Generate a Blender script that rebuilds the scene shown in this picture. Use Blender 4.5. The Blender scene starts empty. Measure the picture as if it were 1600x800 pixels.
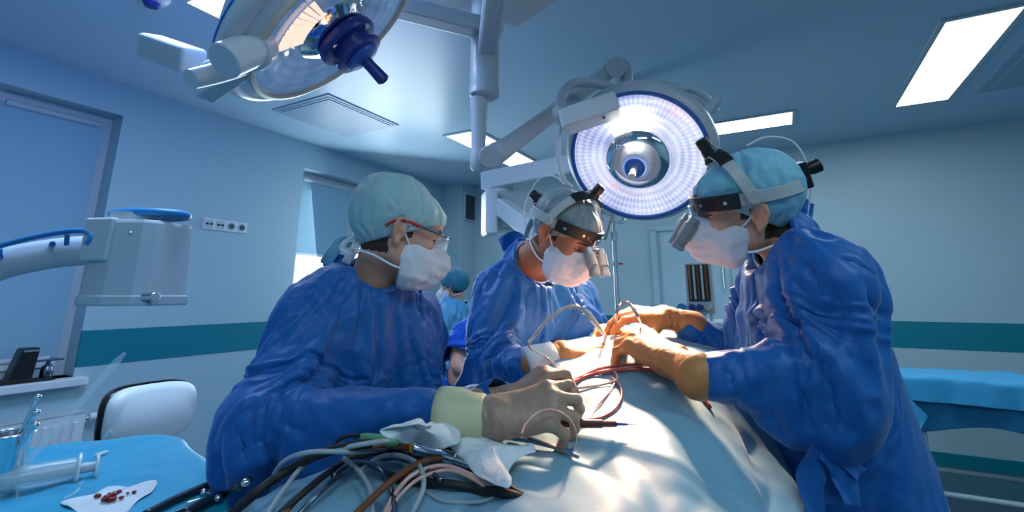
import bpy, math, random
import numpy as np
from mathutils import Vector, Matrix
random.seed(7)
SC = bpy.context.scene
COL = SC.collection
PI = math.pi

# ------------------------------------------------------------------ camera
CAMZ = 1.40
PITCH = math.radians(13.0)
FPX, CX, CY = 751.0, 800.0, 288.0          # focal length and principal point, in 1600x800 pixels
cam_d = bpy.data.cameras.new('camera'); cam = bpy.data.objects.new('camera', cam_d); COL.objects.link(cam)
cam.location = (0, 0, CAMZ); cam.rotation_euler = (PI/2 + PITCH, 0, 0)
cam_d.sensor_width = 36; cam_d.lens = 36*FPX/1600; cam_d.shift_y = -(400-CY)/1600
cam_d.clip_start = 0.02
SC.camera = cam
SC.view_settings.view_transform = 'Standard'; SC.view_settings.look = 'None'
SC.view_settings.gamma = 1; SC.view_settings.use_curve_mapping = False
SC.view_settings.exposure = 0.08

# ------------------------------------------------------------------ world and large lights
wd = bpy.data.worlds.new('world'); SC.world = wd; wd.use_nodes = True
wd.node_tree.nodes['Background'].inputs[0].default_value = (0.75, 0.88, 1.0, 1)
wd.node_tree.nodes['Background'].inputs[1].default_value = 2.2
try:
    SC.cycles.use_denoising = True
    SC.cycles.max_bounces = 8; SC.cycles.sample_clamp_indirect = 4.0
except Exception: pass

def area(name, loc, target, sx, sy, e, col, shape='RECTANGLE', spread=PI):
    l = bpy.data.lights.new(name, 'AREA'); l.shape = shape; l.size = sx
    if shape == 'RECTANGLE': l.size_y = sy
    l.energy = e; l.color = col; l.spread = spread
    o = bpy.data.objects.new(name, l); COL.objects.link(o); o.location = loc
    o.rotation_euler = (Vector(target)-Vector(loc)).to_track_quat('-Z', 'Y').to_euler(); return o
# ceiling panels, daylight from the two windows, the central surgical lamp, an added blue fill
area('panel_light', (2.0, 3.1, 2.90), (2.0, 3.1, 0), 1.2, .4, 18, (.62, .86, 1.0))
area('panel_light', (-1.2, 1.6, 2.90), (-1.2, 1.6, 0), .6, .5, 36, (.50, .70, 1.0))
area('panel_light', (.1, -.8, 2.90), (.1, -.8, 0), 1.2, .6, 17, (.70, .90, 1.0))
area('panel_light', (1.9, .2, 2.90), (1.9, .2, 0), 1.2, .6, 20, (.60, .88, 1.0))
area('window_light', (-1.5, 5.3, 1.75), (0, 1.5, 1.2), 1.4, 1.5, 40, (.72, .90, 1.0))
area('lamp_light', (.535, 1.94, 1.93), (.27, 1.36, 1.28), .25, 0, 4, (1.0, .74, .56), 'DISK', math.radians(80))
def spot(name, loc, target, e, col, deg, blend, r):
    l = bpy.data.lights.new(name, 'SPOT'); l.energy = e; l.color = col; l.spot_size = math.radians(deg); l.spot_blend = blend; l.shadow_soft_size = r
    o = bpy.data.objects.new(name, l); COL.objects.link(o); o.location = loc
    o.rotation_euler = (Vector(target)-Vector(loc)).to_track_quat('-Z', 'Y').to_euler(); return o
spot('lamp_beam', (.50, 1.86, 1.88), (.26, 1.34, 1.28), 700, (1.0, .60, .36), 34, 1.0, .10)
spot('headlamp_beam', (.30, 1.38, 1.74), (.27, 1.36, 1.28), 16, (1.0, .64, .46), 40, 1.0, .02)
area('blue_ceiling_fill', (-.75, 1.35, 2.45), (-1.3, 1.7, 2.93), .4, .4, 13, (.10, .22, 1.0))  # added upward blue light that tints the ceiling, no fixture of its own

# ------------------------------------------------------------------ pixel / room helpers
cP, sP = math.cos(PITCH), math.sin(PITCH)
def ray(px, py):
    t = CY-py
    f = FPX*cP - t*sP; u = FPX*sP + t*cP
    return Vector(((px-CX)/f, 1.0, u/f))
def P(px, py, Y):
    r = ray(px, py)*Y
    return Vector((r.x, r.y, CAMZ+r.z))
def G(px, py, h):                          # where the line of sight meets height h
    r = ray(px, py); Y = (h-CAMZ)/r.z
    return Vector((r.x*Y, Y, h))
AZ = math.radians(28.9)
U = Vector((math.sin(AZ), math.cos(AZ), 0))      # along the left wall, away from the camera
V = Vector((-math.cos(AZ), math.sin(AZ), 0))     # towards the left wall
DL, DB, CEIL = 4.12, 5.70, 2.93
def RM(u, v, z): return U*u + V*v + Vector((0, 0, z))
def onL(px, py, off=0.0):                   # meets the left wall plane -> (u, z)
    r = ray(px, py); Y = (DL-off)/r.dot(V); p = r*Y
    return p.dot(U), CAMZ+p.z
def onB(px, py, off=0.0):                   # meets the back wall plane -> (v, z)
    r = ray(px, py); Y = (DB-off)/r.dot(U); p = r*Y
    return p.dot(V), CAMZ+p.z
def onC(px, py, z=CEIL):
    p = G(px, py, z); return p.dot(U), p.dot(V)
ROOM = Matrix(((U.x, V.x, 0, 0), (U.y, V.y, 0, 0), (0, 0, 1, 0), (0, 0, 0, 1)))

# ------------------------------------------------------------------ materials
def mat(name, col, rough=0.5, metal=0.0, bump=0.0, bscale=40.0, var=0.0, vscale=6.0, emis=None, estr=0.0,
        trans=0.0, sheen=0.0, sss=0.0, ssc=(1, .3, .2), alpha=1.0, ior=1.45, detail=4.0, spec=0.5, aniso=(1, 1, 1), coat=0.0):
    m = bpy.data.materials.new(name); m.use_nodes = True
    nt = m.node_tree; b = nt.nodes['Principled BSDF']
    b.inputs['Base Color'].default_value = (*col, 1)
    b.inputs['Roughness'].default_value = rough; b.inputs['Metallic'].default_value = metal
    b.inputs['IOR'].default_value = ior
    b.inputs['Specular IOR Level'].default_value = spec
    if trans: b.inputs['Transmission Weight'].default_value = trans
    if alpha < 1: b.inputs['Alpha'].default_value = alpha
    if coat: b.inputs['Coat Weight'].default_value = coat
    if sheen: b.inputs['Sheen Weight'].default_value = sheen; b.inputs['Sheen Roughness'].default_value = .4
    if sss:
        b.inputs['Subsurface Weight'].default_value = sss
        b.inputs['Subsurface Radius'].default_value = ssc; b.inputs['Subsurface Scale'].default_value = .01
    if emis: b.inputs['Emission Color'].default_value = (*emis, 1); b.inputs['Emission Strength'].default_value = estr
    tc = nt.nodes.new('ShaderNodeTexCoord'); mp = nt.nodes.new('ShaderNodeMapping'); mp.inputs['Scale'].default_value = aniso
    nt.links.new(tc.outputs['Object'], mp.inputs[0])
    nz = nt.nodes.new('ShaderNodeTexNoise'); nz.inputs['Scale'].default_value = vscale; nz.inputs['Detail'].default_value = 3
    nt.links.new(mp.outputs[0], nz.inputs['Vector'])
    mx = nt.nodes.new('ShaderNodeMix'); mx.data_type = 'RGBA'
    v = max(var, .03)
    mx.inputs['A'].default_value = (*[c*(1-v) for c in col], 1); mx.inputs['B'].default_value = (*[min(1, c*(1+v)) for c in col], 1)
    nt.links.new(nz.outputs['Fac'], mx.inputs['Factor']); nt.links.new(mx.outputs['Result'], b.inputs['Base Color'])
    if bump:
        n2 = nt.nodes.new('ShaderNodeTexNoise'); n2.inputs['Scale'].default_value = bscale; n2.inputs['Detail'].default_value = detail
        nt.links.new(mp.outputs[0], n2.inputs['Vector'])
        bp = nt.nodes.new('ShaderNodeBump'); bp.inputs['Strength'].default_value = bump; bp.inputs['Distance'].default_value = .004
        nt.links.new(n2.outputs['Fac'], bp.inputs['Height']); nt.links.new(bp.outputs[0], b.inputs['Normal'])
    return m
def cloth_mat(name, col, rough=.6, crease=.5, cscale=9, fine=.15, sheen=.2, trans=0.0):
    """non-woven fabric: sharp creases (cell borders of a warped voronoi) and a fine fibre grain"""
    m = mat(name, col, rough, sheen=sheen, var=.06, vscale=14, spec=.35)
    nt = m.node_tree; b = nt.nodes['Principled BSDF']
    if trans: b.inputs['Transmission Weight'].default_value = trans
    tc = nt.nodes.new('ShaderNodeTexCoord')
    wn = nt.nodes.new('ShaderNodeTexNoise'); wn.inputs['Scale'].default_value = cscale*.5
    nt.links.new(tc.outputs['Object'], wn.inputs['Vector'])
    ad = nt.nodes.new('ShaderNodeMix'); ad.data_type = 'VECTOR'; ad.inputs['Factor'].default_value = .18
    nt.links.new(tc.outputs['Object'], ad.inputs['A']); nt.links.new(wn.outputs['Color'], ad.inputs['B'])
    vo = nt.nodes.new('ShaderNodeTexNoise'); vo.noise_type = 'RIDGED_MULTIFRACTAL'; vo.inputs['Scale'].default_value = cscale*.55; vo.inputs['Detail'].default_value = 1.5; vo.inputs['Roughness'].default_value = .35
    nt.links.new(ad.outputs['Result'], vo.inputs['Vector'])
    v2 = nt.nodes.new('ShaderNodeTexNoise'); v2.noise_type = 'RIDGED_MULTIFRACTAL'; v2.inputs['Scale'].default_value = cscale*1.5; v2.inputs['Detail'].default_value = 1
    nt.links.new(ad.outputs['Result'], v2.inputs['Vector'])
    fn = nt.nodes.new('ShaderNodeTexNoise'); fn.inputs['Scale'].default_value = 420; fn.inputs['Detail'].default_value = 2
    nt.links.new(tc.outputs['Object'], fn.inputs['Vector'])
    b1 = nt.nodes.new('ShaderNodeBump'); b1.inputs['Strength'].default_value = crease; b1.inputs['Distance'].default_value = .03
    nt.links.new(vo.outputs['Fac'], b1.inputs['Height'])
    b2 = nt.nodes.new('ShaderNodeBump'); b2.inputs['Strength'].default_value = crease*.6; b2.inputs['Distance'].default_value = .008
    nt.links.new(v2.outputs['Fac'], b2.inputs['Height']); nt.links.new(b1.outputs[0], b2.inputs['Normal'])
    b3 = nt.nodes.new('ShaderNodeBump'); b3.inputs['Strength'].default_value = fine; b3.inputs['Distance'].default_value = .001
    nt.links.new(fn.outputs['Fac'], b3.inputs['Height']); nt.links.new(b2.outputs[0], b3.inputs['Normal'])
    nt.links.new(b3.outputs[0], b.inputs['Normal'])
    return m
def emat(name, col, s):
    m = bpy.data.materials.new(name); m.use_nodes = True; nt = m.node_tree; nt.nodes.clear()
    o = nt.nodes.new('ShaderNodeOutputMaterial'); e = nt.nodes.new('ShaderNodeEmission')
    e.inputs[0].default_value = (*col, 1); e.inputs[1].default_value = s
    nt.links.new(e.outputs[0], o.inputs[0]); return m
M = {}
M['wall'] = mat('painted wall', (.40, .56, .63), .45, bump=.05, bscale=60, var=.03, vscale=2)
M['stripe'] = mat('teal wall stripe', (.0, .20, .27), .45, var=.05)
M['ceiling'] = mat('ceiling paint', (.42, .58, .72), .30, var=.03, vscale=1.5, bump=.02, bscale=5)
M['floor'] = mat('vinyl floor', (.035, .12, .17), .35, var=.25, vscale=30)
M['white'] = mat('white plastic', (.72, .78, .80), .35)
M['offwhite'] = mat('grey white plastic', (.50, .57, .60), .4)
M['greymetal'] = mat('painted grey metal', (.42, .46, .48), .38)
M['lampgrey'] = mat('lamp arm enamel', (.40, .45, .50), .33)
M['lampwhite'] = mat('lamp head enamel', (.62, .66, .72), .3, coat=.3)
M['steel'] = mat('stainless steel', (.7, .72, .74), .18, metal=1)
M['darksteel'] = mat('dark steel', (.18, .22, .28), .25, metal=1)
M['black'] = mat('black plastic', (.012, .012, .014), .35)
M['rubber'] = mat('black rubber', (.012, .012, .013), .55)
M['darkvent'] = mat('dark vent slats', (.06, .10, .13), .5)
M['blueplastic'] = mat('blue plastic', (.02, .10, .42), .35)
M['navy'] = mat('navy rubber', (.012, .03, .22), .35)
M['bluehandle'] = mat('blue handle rail', (.03, .22, .50), .4)
M['blueline'] = mat('blue trim line', (.0, .16, .62), .4)
M['window'] = emat('daylight outside', (.80, .92, 1.0), 2.6)
M['panel'] = emat('ceiling light diffuser', (.86, .95, 1.0), 6.0)
M['blind'] = mat('roller blind fabric', (.30, .50, .62), .7, bump=.1, bscale=200)
M['glass'] = mat('clear glass', (.95, .98, 1), .02, trans=1.0, ior=1.3)
M['thinglass'] = mat('thin clear plastic', (.85, .93, 1), .05, alpha=.22, spec=.8)
M['grille'] = mat('ceiling diffuser metal', (.30, .42, .55), .4)
M['skin'] = mat('skin', (.62, .33, .24), .5, sss=.25, bump=.12, bscale=220, var=.10, vscale=25)
M['skin2'] = mat('tanned skin', (.44, .18, .10), .5, sss=.25, bump=.12, bscale=220, var=.12, vscale=25)
M['hair'] = mat('dark brown hair', (.035, .018, .012), .6, bump=.6, bscale=300, aniso=(1, 1, .1))
M['gown'] = cloth_mat('royal blue non-woven gown', (.008, .11, .38), .44, .30, 6)
M['gown_light'] = cloth_mat('light blue gown', (.12, .42, .72), .6, .8, 12)
M['scrubs'] = cloth_mat('blue cotton scrubs', (.004, .09, .52), .7, .4, 9)
M['cap_blue'] = cloth_mat('pale blue cap fabric', (.20, .46, .58), .55, .5, 22)
M['cap_mint'] = cloth_mat('pale mint cap fabric', (.34, .52, .56), .5, .4, 22)
M['cap_grey'] = cloth_mat('grey green cap fabric', (.20, .25, .27), .38, .5, 22)
M['cap_teal'] = cloth_mat('teal cap fabric', (.04, .22, .32), .6, .6, 30)
M['mask'] = cloth_mat('white mask paper', (.72, .73, .80), .7, .12, 30, fine=.3)
M['tie'] = mat('white tie ribbon', (.75, .78, .84), .7)
M['glove_tan'] = mat('tan latex glove', (.38, .25, .18), .42, bump=.25, bscale=90, var=.12, vscale=20, sss=.1)
M['glove_brown'] = mat('brown latex glove', (.52, .21, .07), .42, bump=.25, bscale=80, var=.12, vscale=18, sss=.1)
M['glove_cream'] = mat('cream latex cuff', (.60, .58, .36), .5, bump=.3, bscale=60)
M['cuff_white'] = mat('white knitted cuff', (.75, .76, .78), .8, bump=.4, bscale=300)
M['drape'] = cloth_mat('pale blue surgical drape', (.19, .37, .49), .5, .35, 5, trans=0)
M['drape_blue'] = cloth_mat('bright blue table drape', (.010, .33, .52), .45, .6, 7)
M['gauze'] = cloth_mat('white gauze', (.70, .74, .78), .9, .12, 30, fine=.8)
M['blood'] = mat('blood', (.22, .004, .004), .25)
M['redtube'] = mat('blood filled tube', (.42, .05, .05), .22, coat=.6)
M['pinktube'] = mat('pink clear tubing', (.66, .36, .32), .2, coat=.6)
M['cleartube'] = mat('clear tubing', (.74, .44, .36), .15, coat=.8)
M['greycable'] = mat('grey cable', (.34, .39, .42), .4)
M['browncable'] = mat('brown cable', (.17, .055, .022), .35)
M['maroon'] = mat('maroon pen body', (.10, .018, .02), .4)
M['green'] = mat('green connector', (.10, .30, .16), .4)
M['amber'] = mat('amber connector ring', (.55, .22, .02), .3)
M['headgrey'] = mat('grey headset strap', (.45, .47, .47), .4)
M['loupe'] = mat('loupe barrel grey', (.30, .32, .33), .32, metal=.3)
M['red'] = mat('red glasses temple', (.62, .05, .03), .35)
M['lens'] = mat('clear safety lens', (.9, .93, .96), .03, alpha=.18, spec=1.0)

# ------------------------------------------------------------------ objects
def tag(o, label=None, cat=None, group=None, kind=None):
    if label: o['label'] = label
    if cat: o['category'] = cat
    if group: o['group'] = group
    if kind: o['kind'] = kind
    return o
def empty(name, loc, label=None, cat=None, group=None):
    o = bpy.data.objects.new(name, None); COL.objects.link(o); o.location = loc; o.empty_display_size = .05
    return tag(o, label, cat, group)
def root_of(o):
    while o.parent: o = o.parent
    return o
def link_mesh(name, verts, faces, mats, parent=None, smooth=True, fmat=None, origin=None):
    """verts in world space; the mesh is stored relative to its top-level object (or to origin)"""
    L = np.array(origin if origin is not None else (root_of(parent).location if parent else (0, 0, 0)), float)
    vs = np.asarray(verts, float) - L
    me = bpy.data.meshes.new(name); me.from_pydata([tuple(v) for v in vs], [], [tuple(int(i) for i in f) for f in faces])
    for m_ in (mats if isinstance(mats, (list, tuple)) else [mats]): me.materials.append(m_)
    if fmat is not None: me.polygons.foreach_set('material_index', list(fmat))
    if smooth: me.polygons.foreach_set('use_smooth', [True]*len(me.polygons))
    me.update()
    o = bpy.data.objects.new(name, me); COL.objects.link(o)
    if parent: o.parent = parent
    else: o.location = L
    return o
def modv(o, t, **k):
    m_ = o.modifiers.new(t.lower(), t)
    for a, b in k.items(): setattr(m_, a, b)
    return m_
def cr(pts, n=8, closed=False):
    pts = [Vector(p) for p in pts]; out = []
    N = len(pts); seg = N if closed else N-1
    for i in range(seg):
        if closed: p0, p1, p2, p3 = pts[(i-1) % N], pts[i], pts[(i+1) % N], pts[(i+2) % N]
        else: p0, p1, p2, p3 = pts[max(i-1, 0)], pts[i], pts[i+1], pts[min(i+2, N-1)]
        for k in range(n):
            t = k/n
            out.append(.5*((2*p1)+(-p0+p2)*t+(2*p0-5*p1+4*p2-p3)*t*t+(-p0+3*p1-3*p2+p3)*t**3))
    if not closed: out.append(pts[-1])
    return out
class MB:
    def __init__(s): s.v = []; s.f = []; s.m = []
    def add(s, vs, fs, mi=0, X=None):
        b = len(s.v)
        for v in vs:
            v = Vector(v); s.v.append(X @ v if X is not None else v)
        for f in fs: s.f.append([b+i for i in f]); s.m.append(mi)
        return s
    def box(s, c, d, X=None, mi=0):
        c = Vector(c); x, y, z = d[0]/2, d[1]/2, d[2]/2
        vs = [c+Vector(p) for p in ((-x,-y,-z),(x,-y,-z),(x,y,-z),(-x,y,-z),(-x,-y,z),(x,-y,z),(x,y,z),(-x,y,z))]
        return s.add(vs, [(0,3,2,1),(4,5,6,7),(0,1,5,4),(1,2,6,5),(2,3,7,6),(3,0,4,7)], mi, X)
    def prism(s, poly, z0, z1, X=None, mi=0):
        n = len(poly); vs = [(p[0], p[1], z0) for p in poly]+[(p[0], p[1], z1) for p in poly]
        return s.add(vs, [tuple(range(n-1, -1, -1)), tuple(range(n, 2*n))]+[(i, (i+1) % n, n+(i+1) % n, n+i) for i in range(n)], mi, X)
    def tube(s, pts, r, n=10, sm=6, X=None, mi=0, cap=True, closed=False, flat=1.0, upv=None):
        if sm: q = cr(pts, sm, closed)
        else: q = [Vector(p) for p in pts]
        N = len(q); rs = r
        if isinstance(r, (list, tuple)):
            rs = [r[min(int(i/(N-1)*(len(r)-1)), len(r)-2)]*(1-((i/(N-1)*(len(r)-1)) - min(int(i/(N-1)*(len(r)-1)), len(r)-2)))
                  + r[min(int(i/(N-1)*(len(r)-1)), len(r)-2)+1]*((i/(N-1)*(len(r)-1)) - min(int(i/(N-1)*(len(r)-1)), len(r)-2)) for i in range(N)]
        else: rs = [r]*N
        vs = []; prev = None
        for i, p in enumerate(q):
            if closed: t = q[(i+1) % N]-q[i-1]
            else: t = q[min(i+1, N-1)]-q[max(i-1, 0)]
            t = t.normalized() if t.length > 1e-9 else Vector((0, 0, 1))
            if upv is not None: nrm = Vector(upv)
            elif prev is None: nrm = Vector((0, 0, 1)) if abs(t.z) < .9 else Vector((1, 0, 0))
            else: nrm = prev
            nrm = (nrm - t*nrm.dot(t)).normalized(); prev = nrm; b = t.cross(nrm)
            for k in range(n):
                a = 2*PI*k/n
                vs.append(p + nrm*(math.cos(a)*rs[i]) + b*(math.sin(a)*rs[i]*flat))
        fs = []
        for i in range(N if closed else N-1):
            j = (i+1) % N
            for k in range(n): fs.append((i*n+k, i*n+(k+1) % n, j*n+(k+1) % n, j*n+k))
        if cap and not closed: fs += [tuple(range(n-1, -1, -1)), tuple((N-1)*n+k for k in range(n))]
        return s.add(vs, fs, mi, X)
    def cyl(s, a, b, r0, r1=None, n=24, X=None, mi=0):
        return s.tube([a, b], [r0, r0 if r1 is None else r1], n, 0, X, mi)
    def lathe(s, prof, n=48, X=None, mi=0, arc=2*PI):
        """prof: (r, z) pairs around the z axis"""
        vs = [(r*math.cos(2*PI*k/n), r*math.sin(2*PI*k/n), z) for r, z in prof for k in range(n)]
        fs = [(i*n+k, i*n+(k+1) % n, (i+1)*n+(k+1) % n, (i+1)*n+k) for i in range(len(prof)-1) for k in range(n)]
        return s.add(vs, fs, mi, X)
    def strip(s, pts, nrm, w, th, X=None, mi=0, side=None):
        """band: rectangular section swept along pts; nrm = outward direction per point; w across, th along nrm"""
        N = len(pts); vs = []
        for i, p in enumerate(pts):
            p = Vector(p); t = (Vector(pts[min(i+1, N-1)])-Vector(pts[max(i-1, 0)])).normalized(); n_ = Vector(nrm[i]).normalized()
            sd = t.cross(n_).normalized(); ww = w[i] if isinstance(w, (list, tuple)) else w
            for a, b in ((-.5, 0), (-.5, 1), (.5, 1), (.5, 0)): vs.append(p+sd*(a*ww)+n_*(b*th))
        fs = [(i*4+k, i*4+(k+1) % 4, i*4+4+(k+1) % 4, i*4+4+k) for i in range(N-1) for k in range(4)]
        fs += [(3, 2, 1, 0), tuple((N-1)*4+k for k in range(4))]
        return s.add(vs, fs, mi, X)
    def ball(s, c, r, X=None, mi=0, n=16):
        rr = (r, r, r) if isinstance(r, (int, float)) else r; m_ = n//2
        vs = []; fs = []
        for i in range(m_+1):
            th = PI*i/m_
            for k in range(n):
                a = 2*PI*k/n; vs.append((c[0]+rr[0]*math.sin(th)*math.cos(a), c[1]+rr[1]*math.sin(th)*math.sin(a), c[2]+rr[2]*math.cos(th)))
        for i in range(m_):
            for k in range(n): fs.append((i*n+k, (i+1)*n+k, (i+1)*n+(k+1) % n, i*n+(k+1) % n))
        return s.add(vs, fs, mi, X)
    def build(s, name, mats, parent=None, smooth=False, bevel=0.0, sub=0, origin=None, auto=True):
        o = link_mesh(name, s.v, s.f, mats, parent, smooth, s.m, origin)
        bpy_clean(o)
        if bevel: modv(o, 'BEVEL', width=bevel, segments=3, limit_method='ANGLE', angle_limit=math.radians(40))
        if sub: modv(o, 'SUBSURF', levels=sub, render_levels=sub)
        if smooth and auto:
            me = o.data; me.set_sharp_from_angle(angle=math.radians(42))
        return o
import bmesh
def bpy_clean(o):
    bm = bmesh.new(); bm.from_mesh(o.data)
    bmesh.ops.remove_doubles(bm, verts=bm.verts, dist=1e-5)
    bmesh.ops.recalc_face_normals(bm, faces=bm.faces)
    bm.to_mesh(o.data); bm.free()
def XF(origin, fwd, up):                   # local (x right, y forward, z up) -> world
    f = Vector(fwd).normalized(); u = Vector(up); u = (u-f*u.dot(f)).normalized(); r = f.cross(u)
    o = Vector(origin)
    return Matrix(((r.x, f.x, u.x, o.x), (r.y, f.y, u.y, o.y), (r.z, f.z, u.z, o.z), (0, 0, 0, 1)))
def XN(origin, n, ref=(0, 0, 1)):          # local z along n
    z = Vector(n).normalized(); x = Vector(ref).cross(z).normalized(); y = z.cross(x); o = Vector(origin)
    return Matrix(((x.x, y.x, z.x, o.x), (x.y, y.y, z.y, o.y), (x.z, y.z, z.z, o.z), (0, 0, 0, 1)))
def struct(o): o['kind'] = 'structure'; return o

# ------------------------------------------------------------------ numpy noise and signed distance surfaces
def vnoise(p, seed=0):
    p = np.asarray(p, float); i = np.floor(p).astype(np.int64); f = p-i; f = f*f*(3-2*f)
    def h(x, y, z):
        n = (x*374761393+y*668265263+z*2147483647+seed*974711) & 0xffffffff
        n = ((n ^ (n >> 13))*1274126177) & 0xffffffff
        return ((n ^ (n >> 16)) & 0xffff)/65535.0
    r = 0
    for a in (0, 1):
        for b in (0, 1):
            for c in (0, 1):
                w = (f[..., 0] if a else 1-f[..., 0])*(f[..., 1] if b else 1-f[..., 1])*(f[..., 2] if c else 1-f[..., 2])
                r = r+w*h(i[..., 0]+a, i[..., 1]+b, i[..., 2]+c)
    return r*2-1
def ridged(p, seed=0): return 1-2*np.abs(vnoise(p, seed))
def axis(lo, hi, step, fine=None, fstep=None):
    if fine is None: return np.arange(lo, hi+step, step)
    a0, a1 = fine; out = []; x = lo
    while x < hi+step:
        out.append(x); x += fstep if (a0-fstep*.5 < x+fstep*.5 < a1) else step
    return np.array(out)
class Field:
    def __init__(s, xs, ys, zs):
        s.a = [np.asarray(q, np.float32) for q in (xs, ys, zs)]
        s.D = np.full([len(q) for q in s.a], 1.0, np.float32)
    def _sl(s, lo, hi, pad):
        return tuple(slice(max(int(np.searchsorted(s.a[i], lo[i]-pad))-1, 0), int(np.searchsorted(s.a[i], hi[i]+pad))+2) for i in range(3))
    def _pts(s, sl):
        return np.meshgrid(s.a[0][sl[0]], s.a[1][sl[1]], s.a[2][sl[2]], indexing='ij', sparse=True)
    def _mix(s, sl, d, k, sub):
        o = s.D[sl]
        if sub: o = -o
        if k > 0:
            h = np.maximum(k-np.abs(o-d), 0)/k; r = np.minimum(o, d)-h*h*k*.25
        else: r = np.minimum(o, d)
        s.D[sl] = -r if sub else r
    def cap(s, a, b, ra, rb=None, k=.02, sub=False):
        rb = ra if rb is None else rb; a = np.array(a, np.float32); b = np.array(b, np.float32); R = max(ra, rb)
        sl = s._sl(np.minimum(a, b)-R, np.maximum(a, b)+R, k+.03)
        X, Y, Z = s._pts(sl); d = b-a; L = max(float(d@d), 1e-12)
        t = np.clip(((X-a[0])*d[0]+(Y-a[1])*d[1]+(Z-a[2])*d[2])/L, 0, 1)
        q = np.sqrt((X-a[0]-t*d[0])**2+(Y-a[1]-t*d[1])**2+(Z-a[2]-t*d[2])**2)-(ra+(rb-ra)*t)
        s._mix(sl, q, k, sub); return s
    def ell(s, c, r, X=None, k=.02, sub=False):
        """ellipsoid centred c (local), radii r; X places it"""
        Rm = np.eye(3); cc = np.array(c, float)
        if X is not None:
            A = np.array(X); Rm = A[:3, :3]; cc = Rm@cc+A[:3, 3]
        ext = np.sqrt(((Rm*np.array(r))**2).sum(1))
        sl = s._sl(cc-ext, cc+ext, k+.03)
        x, y, z = s._pts(sl); x = x-cc[0]; y = y-cc[1]; z = z-cc[2]
        l = [x*Rm[0, i]+y*Rm[1, i]+z*Rm[2, i] for i in range(3)]
        k0 = np.sqrt(sum((l[i]/r[i])**2 for i in range(3))); k1 = np.sqrt(sum((l[i]/r[i]**2)**2 for i in range(3)))
        s._mix(sl, k0*(k0-1)/np.maximum(k1, 1e-6), k, sub); return s
    def cut(s, X, n, off):                 # keep local n.p < off
        A = np.array(X); n = A[:3, :3]@np.array(n, float); o = n@A[:3, 3]+off
        sl = (slice(None),)*3; x, y, z = s._pts(sl)
        s.D = np.maximum(s.D, x*n[0]+y*n[1]+z*n[2]-o).astype(np.float32); return s
    def add(s, fn):                        # displacement of the level set
        g = np.meshgrid(*s.a, indexing='ij'); band = np.abs(s.D) < .04
        p = np.stack([q[band] for q in g], -1); s.D[band] += fn(p).astype(np.float32); return s
    def mesh(s):
        D = s.D; S = D < 0; nx, ny, nz = D.shape
        c = np.zeros((nx-1, ny-1, nz-1), np.int8)
        for i in (0, 1):
            for j in (0, 1):
                for k in (0, 1): c += S[i:nx-1+i, j:ny-1+j, k:nz-1+k]
        act = (c > 0) & (c < 8); idx = np.argwhere(act); n = len(idx)
        vid = np.full(act.shape, -1, np.int64); vid[act] = np.arange(n)
        cor = [(i, j, k) for i in (0, 1) for j in (0, 1) for k in (0, 1)]
        val = {q: D[idx[:, 0]+q[0], idx[:, 1]+q[1], idx[:, 2]+q[2]] for q in cor}
        pos = {q: np.stack([s.a[m][idx[:, m]+q[m]] for m in range(3)], -1) for q in cor}
        acc = np.zeros((n, 3)); cnt = np.zeros(n)
        for q in cor:
            for m in range(3):
                if q[m] == 0:
                    w = tuple(q[t]+(t == m) for t in range(3)); a, b = val[q], val[w]
                    cr_ = (a < 0) != (b < 0); t = np.where(cr_, a/np.where(cr_, a-b, 1), 0)[:, None]
                    acc += np.where(cr_[:, None], pos[q]+(pos[w]-pos[q])*t, 0); cnt += cr_
        verts = acc/cnt[:, None]; faces = []
        for m in range(3):
            e = [slice(None)]*3; e2 = [slice(None)]*3; e[m] = slice(0, -1); e2[m] = slice(1, None)
            a, b = S[tuple(e)], S[tuple(e2)]
            ch = np.argwhere(a != b); p, q = [t for t in range(3) if t != m]
            ok = (ch[:, p] > 0) & (ch[:, q] > 0) & (ch[:, p] < D.shape[p]-1) & (ch[:, q] < D.shape[q]-1); ch = ch[ok]
            sg = a[ch[:, 0], ch[:, 1], ch[:, 2]]
            def cell(dp, dq):
                t = ch.copy(); t[:, p] += dp; t[:, q] += dq; return vid[t[:, 0], t[:, 1], t[:, 2]]
            Q = np.stack([cell(-1, -1), cell(0, -1), cell(0, 0), cell(-1, 0)], -1)
            flip = sg if m != 1 else ~sg
            Q = np.where(flip[:, None], Q, Q[:, ::-1]); faces.append(Q)
        return verts, np.concatenate(faces)
def vsmooth(v, f, it=2, lam=.5):
    v = v.copy(); e = np.concatenate([f[:, [0, 1]], f[:, [1, 2]], f[:, [2, 3]], f[:, [3, 0]]]); e = np.concatenate([e, e[:, ::-1]])
    cnt = np.bincount(e[:, 0], minlength=len(v))[:, None].clip(1)
    for _ in range(it):
        a = np.stack([np.bincount(e[:, 0], weights=v[e[:, 1], i], minlength=len(v)) for i in range(3)], -1)/cnt
        v += (a-v)*lam
    return v
def local(X, v):
    A = np.linalg.inv(np.array(X)); return np.asarray(v)@A[:3, :3].T+A[:3, 3]
def W(X, p): return np.array(X @ Vector(p))
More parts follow.
